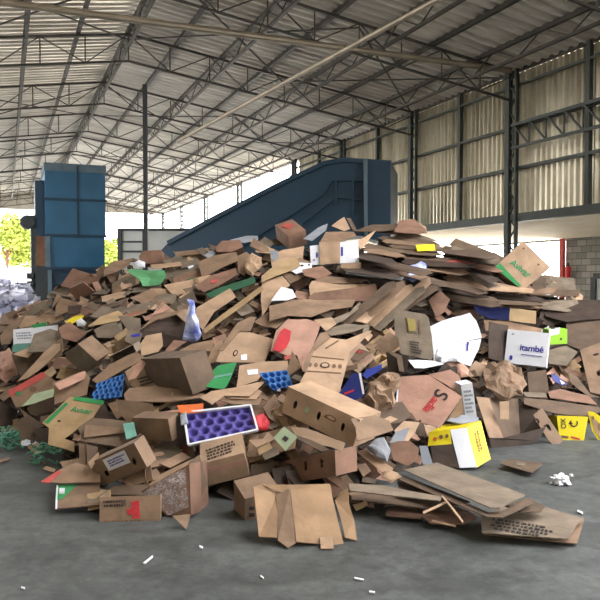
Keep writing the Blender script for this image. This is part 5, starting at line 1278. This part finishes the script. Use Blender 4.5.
# ---- labels for the pieces that have none: tone, kind, and where they lie against the named pieces ----
TN = {'k1': 'pale tan', 'k2': 'mid brown', 'k3': 'dull dark brown', 'k4': 'pinkish tan', 'k5': 'greyish brown', 'k6': 'yellowish tan', 'k7': 'very dark brown', 'k8': 'reddish brown', 'white': 'white', 'grey': 'pale grey'}
def direction(dx, dy):
    a = (math.degrees(math.atan2(-dy, dx)) + 360) % 360
    return ['right of', 'above and right of', 'above', 'above and left of', 'left of', 'below and left of', 'below', 'below and right of'][int((a + 22.5) // 45) % 8]
used = set(o.get('label') for o, *_ in THINGS)
for rec in sorted([t for t in THINGS if t[4]], key=lambda t: -t[0].dimensions.length if t[0].dimensions else 0):
    o, c, wd, tone, _ = rec
    near = sorted(LAND, key=lambda l: (l[1] - c[0]) ** 2 + (l[2] - c[1]) ** 2)[:8]
    lab = None
    for pref in ('', 'small ', 'slanting ', 'rough ') :
        for i, l in enumerate(near[:4]):
            dd = math.hypot(l[1] - c[0], l[2] - c[1])
            s = f"{pref}{TN.get(tone, tone)} {wd} {'just ' if dd < 25 else ''}{direction(c[0] - l[1], c[1] - l[2])} the {l[0]}"
            if s not in used and len(s.split()) <= 16: lab = s; break
        if lab or pref == '' : 
            if lab: break
            # two named neighbours
            for i in range(3):
                for j in range(i + 1, 6):
                    s = f"{TN.get(tone, tone)} {wd} between the {near[i][0]} and the {near[j][0]}"
                    if s not in used and len(s.split()) <= 16: lab = s; break
                if lab: break
            if lab: break
    o['label'] = lab or f"{TN.get(tone, tone)} {wd} near the {near[0][0]}"
    used.add(o['label'])
for o, c, wd, tone, _ in THINGS:
    if o.name.startswith('cardboard_sheet'): o['group'] = 'loose cardboard sheets of the heap'
    elif o.name.startswith('cardboard_box'): o['group'] = 'boxes thrown on the heap'

# ================= machines and things behind the heap =================
def thing(name, label, cat, loc, group=None):
    o = bpy.data.objects.new(name, None); COL.objects.link(o); o.location = loc; o['label'] = label; o['category'] = cat
    if group: o['group'] = group
    return o
def boxm(vs, fs, o_, ux, uy, uz, a, b):
    """box between local corners a and b in the frame o_, ux, uy, uz"""
    k = len(vs)
    for z in (a[2], b[2]):
        for x, y in ((a[0], a[1]), (b[0], a[1]), (b[0], b[1]), (a[0], b[1])): vs.append(o_ + ux * x + uy * y + uz * z)
    fs += [(k+3, k+2, k+1, k), (k+4, k+5, k+6, k+7), (k, k+1, k+5, k+4), (k+1, k+2, k+6, k+5), (k+2, k+3, k+7, k+6), (k+3, k, k+4, k+7)]
def part(name, parent, build, m, bevel=0):
    vs, fs = [], []; build(vs, fs); o = link(name, mesh(name, [v - parent.location for v in vs], fs), M[m], parent)
    if bevel: md = o.modifiers.new('b', 'BEVEL'); md.width = bevel; md.segments = 2
    return o
UX, UY, UZ = Vector((1, 0, 0)), Vector((0, 1, 0)), Vector((0, 0, 1))
# blue baler tower
TY = 27.0
bl = at(46, 277, TY); bl.z = 0; sx = TY / F
def TXp(px): return (px - 46) * sx
def TZ(py): return CAMZ + (277 - py) * sx * 1.0
tw = thing('baler_tower', 'tall blue steel baler tower with stacked panels behind the heap', 'machine', bl)
TU, TV = TD, LD
def tb(a, b): return lambda vs, fs: boxm(vs, fs, bl, TU, TV, UZ, a, b)
W1 = 2.0
for _ in range(40): W1 += (106 - proj(bl + TU * W1 + UZ * 2)[0]) * .02
part('upper_hopper', tw, tb((0, 0, TZ(235)), (W1, 2.6, TZ(165))), 'machine')
part('lower_hopper', tw, tb((.05, .05, TZ(268)), (W1 - .04, 2.5, TZ(235))), 'machine')
part('base', tw, tb((.12, .12, 0), (W1 - .08, 2.4, TZ(268))), 'machine2')
part('top_skirt', tw, tb((-.03, -.03, TZ(171)), (W1 + .03, 2.6, TZ(163))), 'machine_top')
for z in (TZ(199), TZ(235), TZ(268)): part('rib', tw, tb((-.04, -.07, z - .05), (W1 + .04, 0, z + .04)), 'machine2')
part('centre_post', tw, tb(((W1 * .53) - .03, -.06, TZ(235)), ((W1 * .53) + .03, 0, TZ(165))), 'machine2')
part('corner_plate', tw, tb((-.02, -.05, TZ(267)), (.16, 0, TZ(236))), 'machine_top')
part('corner_plate', tw, tb((.06, -.05, 0), (.2, 0, TZ(270))), 'machine_top')
part('side_plate', tw, tb((-.32, .2, TZ(268)), (0, .8, TZ(236))), 'rust')
part('side_frame', tw, tb((-.5, .3, 0), (-.34, .9, TZ(215))), 'dark')
part('side_frame', tw, tb((-.34, .3, TZ(236)), (0, 1.2, TZ(180))), 'machine2')
part('side_base', tw, tb((-.36, .1, 0), (.14, 1.5, TZ(266))), 'dark')
def motor(vs, fs):
    p = bl + TU * -.62 + TV * .5 + UZ * TZ(222); tube(vs, fs, p - TV * .3, p + TV * .35, .26, 14); tube(vs, fs, p - TU * .25 - TV * .1, p + TU * .3 - TV * .1, .12, 10)
part('motor', tw, motor, 'dark')
def valve(vs, fs):
    for z in (TZ(276), TZ(284)): p = bl + TU * -.55 + TV * .2 + UZ * z; tube(vs, fs, p - TU * .12, p + TU * .12, .12, 10)
part('valve_block', tw, valve, 'dark')
# conveyor: side casing rising to its head
CY = 17.5
cv_prof = [(150, 262), (168, 243), (220, 215), (280, 184), (325, 163), (345, 160), (391, 163), (391, 236), (340, 236), (300, 262)]
p0 = at(345, 277, CY); p0.z = 0
cv = thing('conveyor', 'dark blue sloping steel conveyor rising behind the heap to a tall head', 'conveyor', p0)
cpl = Plane(at(300, 200, CY), cam_normal((0, -1, 0), -12))
def casing(vs, fs, prof, d0, d1):
    pts = [cpl.at(*p) for p in prof]; n = cpl.n; n = -n if n.dot(CAM - cpl.p) > 0 else n
    k = len(vs); m = len(pts)
    for d in (d0, d1):
        for p in pts: vs.append(p + n * d)
    fs.append(tuple(range(k + m - 1, k - 1, -1))); fs.append(tuple(range(k + m, k + 2 * m)))
    for i in range(m): j = (i + 1) % m; fs.append((k + i, k + j, k + m + j, k + m + i))
part('side_casing', cv, lambda v, f: casing(v, f, cv_prof[:5] + [(345, 160), (365, 161), (365, 236), (340, 236), (300, 262)], 0, 1.5), 'machine2')
part('head_housing', cv, lambda v, f: casing(v, f, [(365, 160), (391.5, 163), (391.5, 240), (365, 240)], -.25, 1.9), 'machine2')
part('head_post', cv, lambda v, f: casing(v, f, [(365, 161), (369, 161), (369, 236), (366, 236)], -.32, -.25), 'machine_top')
def rails(v, f):
    for (a, b) in (((232, 252), (322, 195)), ((322, 195), (332, 180)), ((332, 180), (365, 180)), ((332, 196), (364, 200)), ((300, 225), (332, 200))):
        A, B_ = cpl.at(*a), cpl.at(*b); bar(v, f, A - UY * .06, B_ - UY * .06, .05)
    for x, y0, y1 in ((336, 178, 205), (353, 180, 215)): bar(v, f, cpl.at(x, y0) - UY * .06, cpl.at(x, y1) - UY * .06, .05)
part('handrail', cv, rails, 'machine2')
def lip(v, f):
    for a, b in zip(cv_prof[1:6], cv_prof[2:7]): bar(v, f, cpl.at(*a) - UY * .03, cpl.at(*b) - UY * .03, .06, .1)
part('top_lip', cv, lip, 'machine2')
part('support_leg', cv, lambda v, f: (bar(v, f, Vector((cpl.at(330, 230).x, cpl.at(330, 230).y + .7, 0)), cpl.at(330, 230) + UY * .7, .18)), 'machine2')
part('support_leg', cv, lambda v, f: (bar(v, f, Vector((cpl.at(385, 230).x, cpl.at(385, 230).y + .7, 0)), cpl.at(385, 230) + UY * .7, .2)), 'machine2')
# grey container
GY = 24.0; go = at(118, 277, GY); go.z = 0; k = GY / F
gc = thing('grey_container', 'grey steel container with a louvred end beside the blue tower', 'container', go)
def gz(py): return CAMZ + (277 - py) * k
part('body', gc, lambda v, f: boxm(v, f, go, UX, UY, UZ, (28 * k, 0, .1), (72 * k, 2.2, gz(229))), 'container')
part('end_panel', gc, lambda v, f: boxm(v, f, go, UX, UY, UZ, (4 * k, .02, .1), (25 * k, 2.2, gz(229.5))), 'container')
part('corner_post', gc, lambda v, f: boxm(v, f, go, UX, UY, UZ, (25 * k, -.06, 0), (28 * k, 2.2, gz(229))), 'dark')
part('corner_post', gc, lambda v, f: boxm(v, f, go, UX, UY, UZ, (0, -.04, 0), (4 * k, 2.2, gz(229))), 'dark')
part('top_rail', gc, lambda v, f: boxm(v, f, go, UX, UY, UZ, (0, -.05, gz(231)), (72 * k, 0, gz(228.5))), 'dark')
def louv(v, f):
    for j in range(8): boxm(v, f, go, UX, UY, UZ, (5 * k, -.03, .4 + j * .32), (24 * k, .02, .46 + j * .32))
part('louvre_grille', gc, louv, 'dark')
# slender post
pp = at(146, 251, 20.2)
o = link('slender_post', mesh('slender_post', *(lambda: (lambda v, f: (bar(v, f, Vector((0, 0, 0)), Vector((0, 0, 6.85)), .11), (v, f))[1])([], []))()), M['dark']); o.location = (pp.x, pp.y, 0)
o['label'] = 'slender dark steel post rising from the floor to the roof truss'; o['category'] = 'post'
# pale plastic waste far behind at the side
vs, fs = [], []
for k_ in range(1500):
    px = R.uniform(-30, 48); Y = R.uniform(15, 22); py = 0
    X = (px - 300) / F * Y; hgt = 1.25 * max(0, 1 - ((Y - 19) / 4.2) ** 2) * min(1, max(0, (52 - px) / 30)) + .05
    c = Vector((X, Y, max(.03, hgt * R.uniform(.7, 1.05)))); q = Matrix.Rotation(R.uniform(0, 6.3), 3, 'Z') @ Matrix.Rotation(R.gauss(.6, .6), 3, 'X'); a = R.uniform(.05, .2); kk = len(vs)
    for sx_, sy_ in ((-1, -1), (1, -1), (1, 1), (-1, 1)): vs.append(c + q @ Vector((sx_ * a * R.uniform(.5, 1.3), sy_ * a * R.uniform(.4, 1), R.uniform(-.05, .05))))
    fs.append((kk, kk+1, kk+2, kk+3))
o = link('plastic_debris', mesh('plastic_debris', vs, fs), mat('film_waste', rgb(240, 240, 250), c2=rgb(150, 154, 180), scale=1.4, rough=.4), kind='stuff', label='pale heap of crumpled plastic film beyond the cardboard', category='plastic')
vs, fs = [], []
for j in range(12):
    for i in range(16):
        px = -60 + 112 * i / 15; Y = 14.6 + 8 * j / 11; X = (px - 300) / F * Y
        vs.append(Vector((X, Y, max(-.02, 1.0 * max(0, 1 - ((Y - 19) / 4.2) ** 2) * min(1, max(0, (50 - px) / 30)) + .12 * noise.noise(Vector((X * 2, Y * 2, 0)))))))
for j in range(11):
    for i in range(15): a = j * 16 + i; fs.append((a, a+1, a+17, a+16))
link('plastic_rubble', mesh('plastic_rubble', vs, fs), MATS['film_waste'], kind='stuff', label='packed plastic film under the pale heap', category='plastic')
# outside: pale boundary wall and trees
vs, fs = [], []
boxm(vs, fs, W(-45, 76, 0), TD, LD, UZ, (0, 0, 0), (75, .25, 2.35)); struct('wall_boundary', vs, fs, mat('painted_wall', rgb(240, 236, 230), var=.04, scale=1))
m_leaf = mat('leaves', rgb(188, 196, 90), c2=rgb(120, 140, 56), scale=.9, rough=.7, bump=0)
def tree(px, Y, h, r, label):
    base = Vector(((px - 300) / F * Y, Y, 0)); t = thing('broadleaf_tree', label, 'tree', base, 'trees beyond the boundary wall')
    vs, fs = [], []; tube(vs, fs, base, base + UZ * h * .6, .16, 7)
    for a in range(4): an = a * 1.6 + R.random(); tube(vs, fs, base + UZ * h * .45, base + UZ * h * .75 + Vector((math.cos(an), math.sin(an), 0)) * r * .5, .07, 5)
    link('trunk', mesh('trunk', [v - base for v in vs], fs), M['rust'], t)
    vs, fs = [], []
    blobs = [(Vector((R.uniform(-r, r) * .6, R.uniform(-r, r) * .6, h * R.uniform(.45, .92))), r * R.uniform(.3, .5)) for _ in range(9)]
    for _ in range(2600):
        bc, br = R.choice(blobs); d = Vector((R.gauss(0, 1), R.gauss(0, 1), R.gauss(0, 1))).normalized() * br * R.uniform(.6, 1.05); c = bc + d
        q = Matrix.Rotation(R.uniform(0, 6.3), 3, 'Z') @ Matrix.Rotation(R.uniform(0, 3), 3, 'X'); a = R.uniform(.16, .34); k_ = len(vs)
        for sx_, sy_ in ((-1, 0), (0, -.6), (1, 0), (0, .6)): vs.append(c + q @ Vector((sx_ * a, sy_ * a, 0)))
        fs.append((k_, k_+1, k_+2, k_+3))
    link('crown', mesh('crown', vs, fs), m_leaf, t)
for px, Y, h, r, lab in ((-25, 84, 8.6, 3.6, 'leafy tree beyond the boundary wall, cut by the frame edge'), (8, 82, 8.3, 3.4, 'full leafy tree beyond the boundary wall at the edge of the view'), (32, 86, 7.6, 3.2, 'leafy tree beyond the boundary wall beside the baler tower'), (112, 84, 5.6, 2.6, 'leafy tree seen between the baler tower and the grey container'), (205, 90, 3.4, 2.6, 'low leafy tree above the conveyor slope beyond the shed')):
    tree(px, Y, h, r, lab)
# under the awning: extinguisher, cabinet
bq = W(17.55, 18.9, 0)
ex = thing('fire_extinguisher', 'red fire extinguisher hung near the end of the block wall', 'extinguisher', bq + UZ * 1.35)
def cyl(vs, fs): tube(vs, fs, bq - TD * .12 + UZ * 1.35, bq - TD * .12 + UZ * 1.85, .09, 12)
part('cylinder', ex, cyl, 'red'); part('handle', ex, lambda v, f: boxm(v, f, bq - TD * .12, TD, LD, UZ, (-.03, -.03, 1.85), (.03, .03, 1.97)), 'dark')
o = link('red_post', mesh('red_post', *(lambda v, f: (boxm(v, f, Vector((0, 0, 0)), TD, LD, UZ, (-.06, -.08, 0), (.06, .08, 2.8)), (v, f))[1])([], [])), M['pinkred']); o.location = W(17.5, 19.25, 0); o['label'] = 'dull red painted edge post at the end of the block wall'; o['category'] = 'post'
cb = thing('steel_cabinet', 'grey steel cabinet with dark rim standing against the block wall', 'cabinet', W(17.1, 16.2, 0))
part('body', cb, lambda v, f: boxm(v, f, W(17.1, 16.2, 0), TD, LD, UZ, (-.25, -.9, .1), (.3, .9, 1.45)), 'container'); part('rim', cb, lambda v, f: (boxm(v, f, W(17.1, 16.2, 0), TD, LD, UZ, (-.3, -.95, 1.45), (.3, .95, 1.62)), boxm(v, f, W(17.1, 16.2, 0), TD, LD, UZ, (-.3, .85, .1), (.3, 1.05, 1.5))), 'dark')
# ---------- light ----------
w = bpy.data.worlds.new('sky'); SC.world = w; w.use_nodes = True
N = w.node_tree.nodes; L = w.node_tree.links
bg = N['Background']
sky = N.new('ShaderNodeTexSky'); sky.sky_type = 'HOSEK_WILKIE'; sky.turbidity = 8; sky.ground_albedo = .4
sky.sun_direction = Vector((.5, -.6, .62)).normalized()
mx = N.new('ShaderNodeMix'); mx.data_type = 'RGBA'; mx.inputs['Factor'].default_value = .85
L.new(sky.outputs['Color'], mx.inputs['A']); mx.inputs['B'].default_value = (1.0, .99, .985, 1)
L.new(mx.outputs['Result'], bg.inputs['Color']); bg.inputs['Strength'].default_value = WORLD
SC.view_settings.view_transform = 'Standard'; SC.view_settings.look = 'None'; SC.view_settings.gamma = 1
SC.view_settings.use_curve_mapping = False; SC.view_settings.exposure = EXPO
SC.cycles.max_bounces = 8; SC.cycles.diffuse_bounces = 4; SC.cycles.use_denoising = True
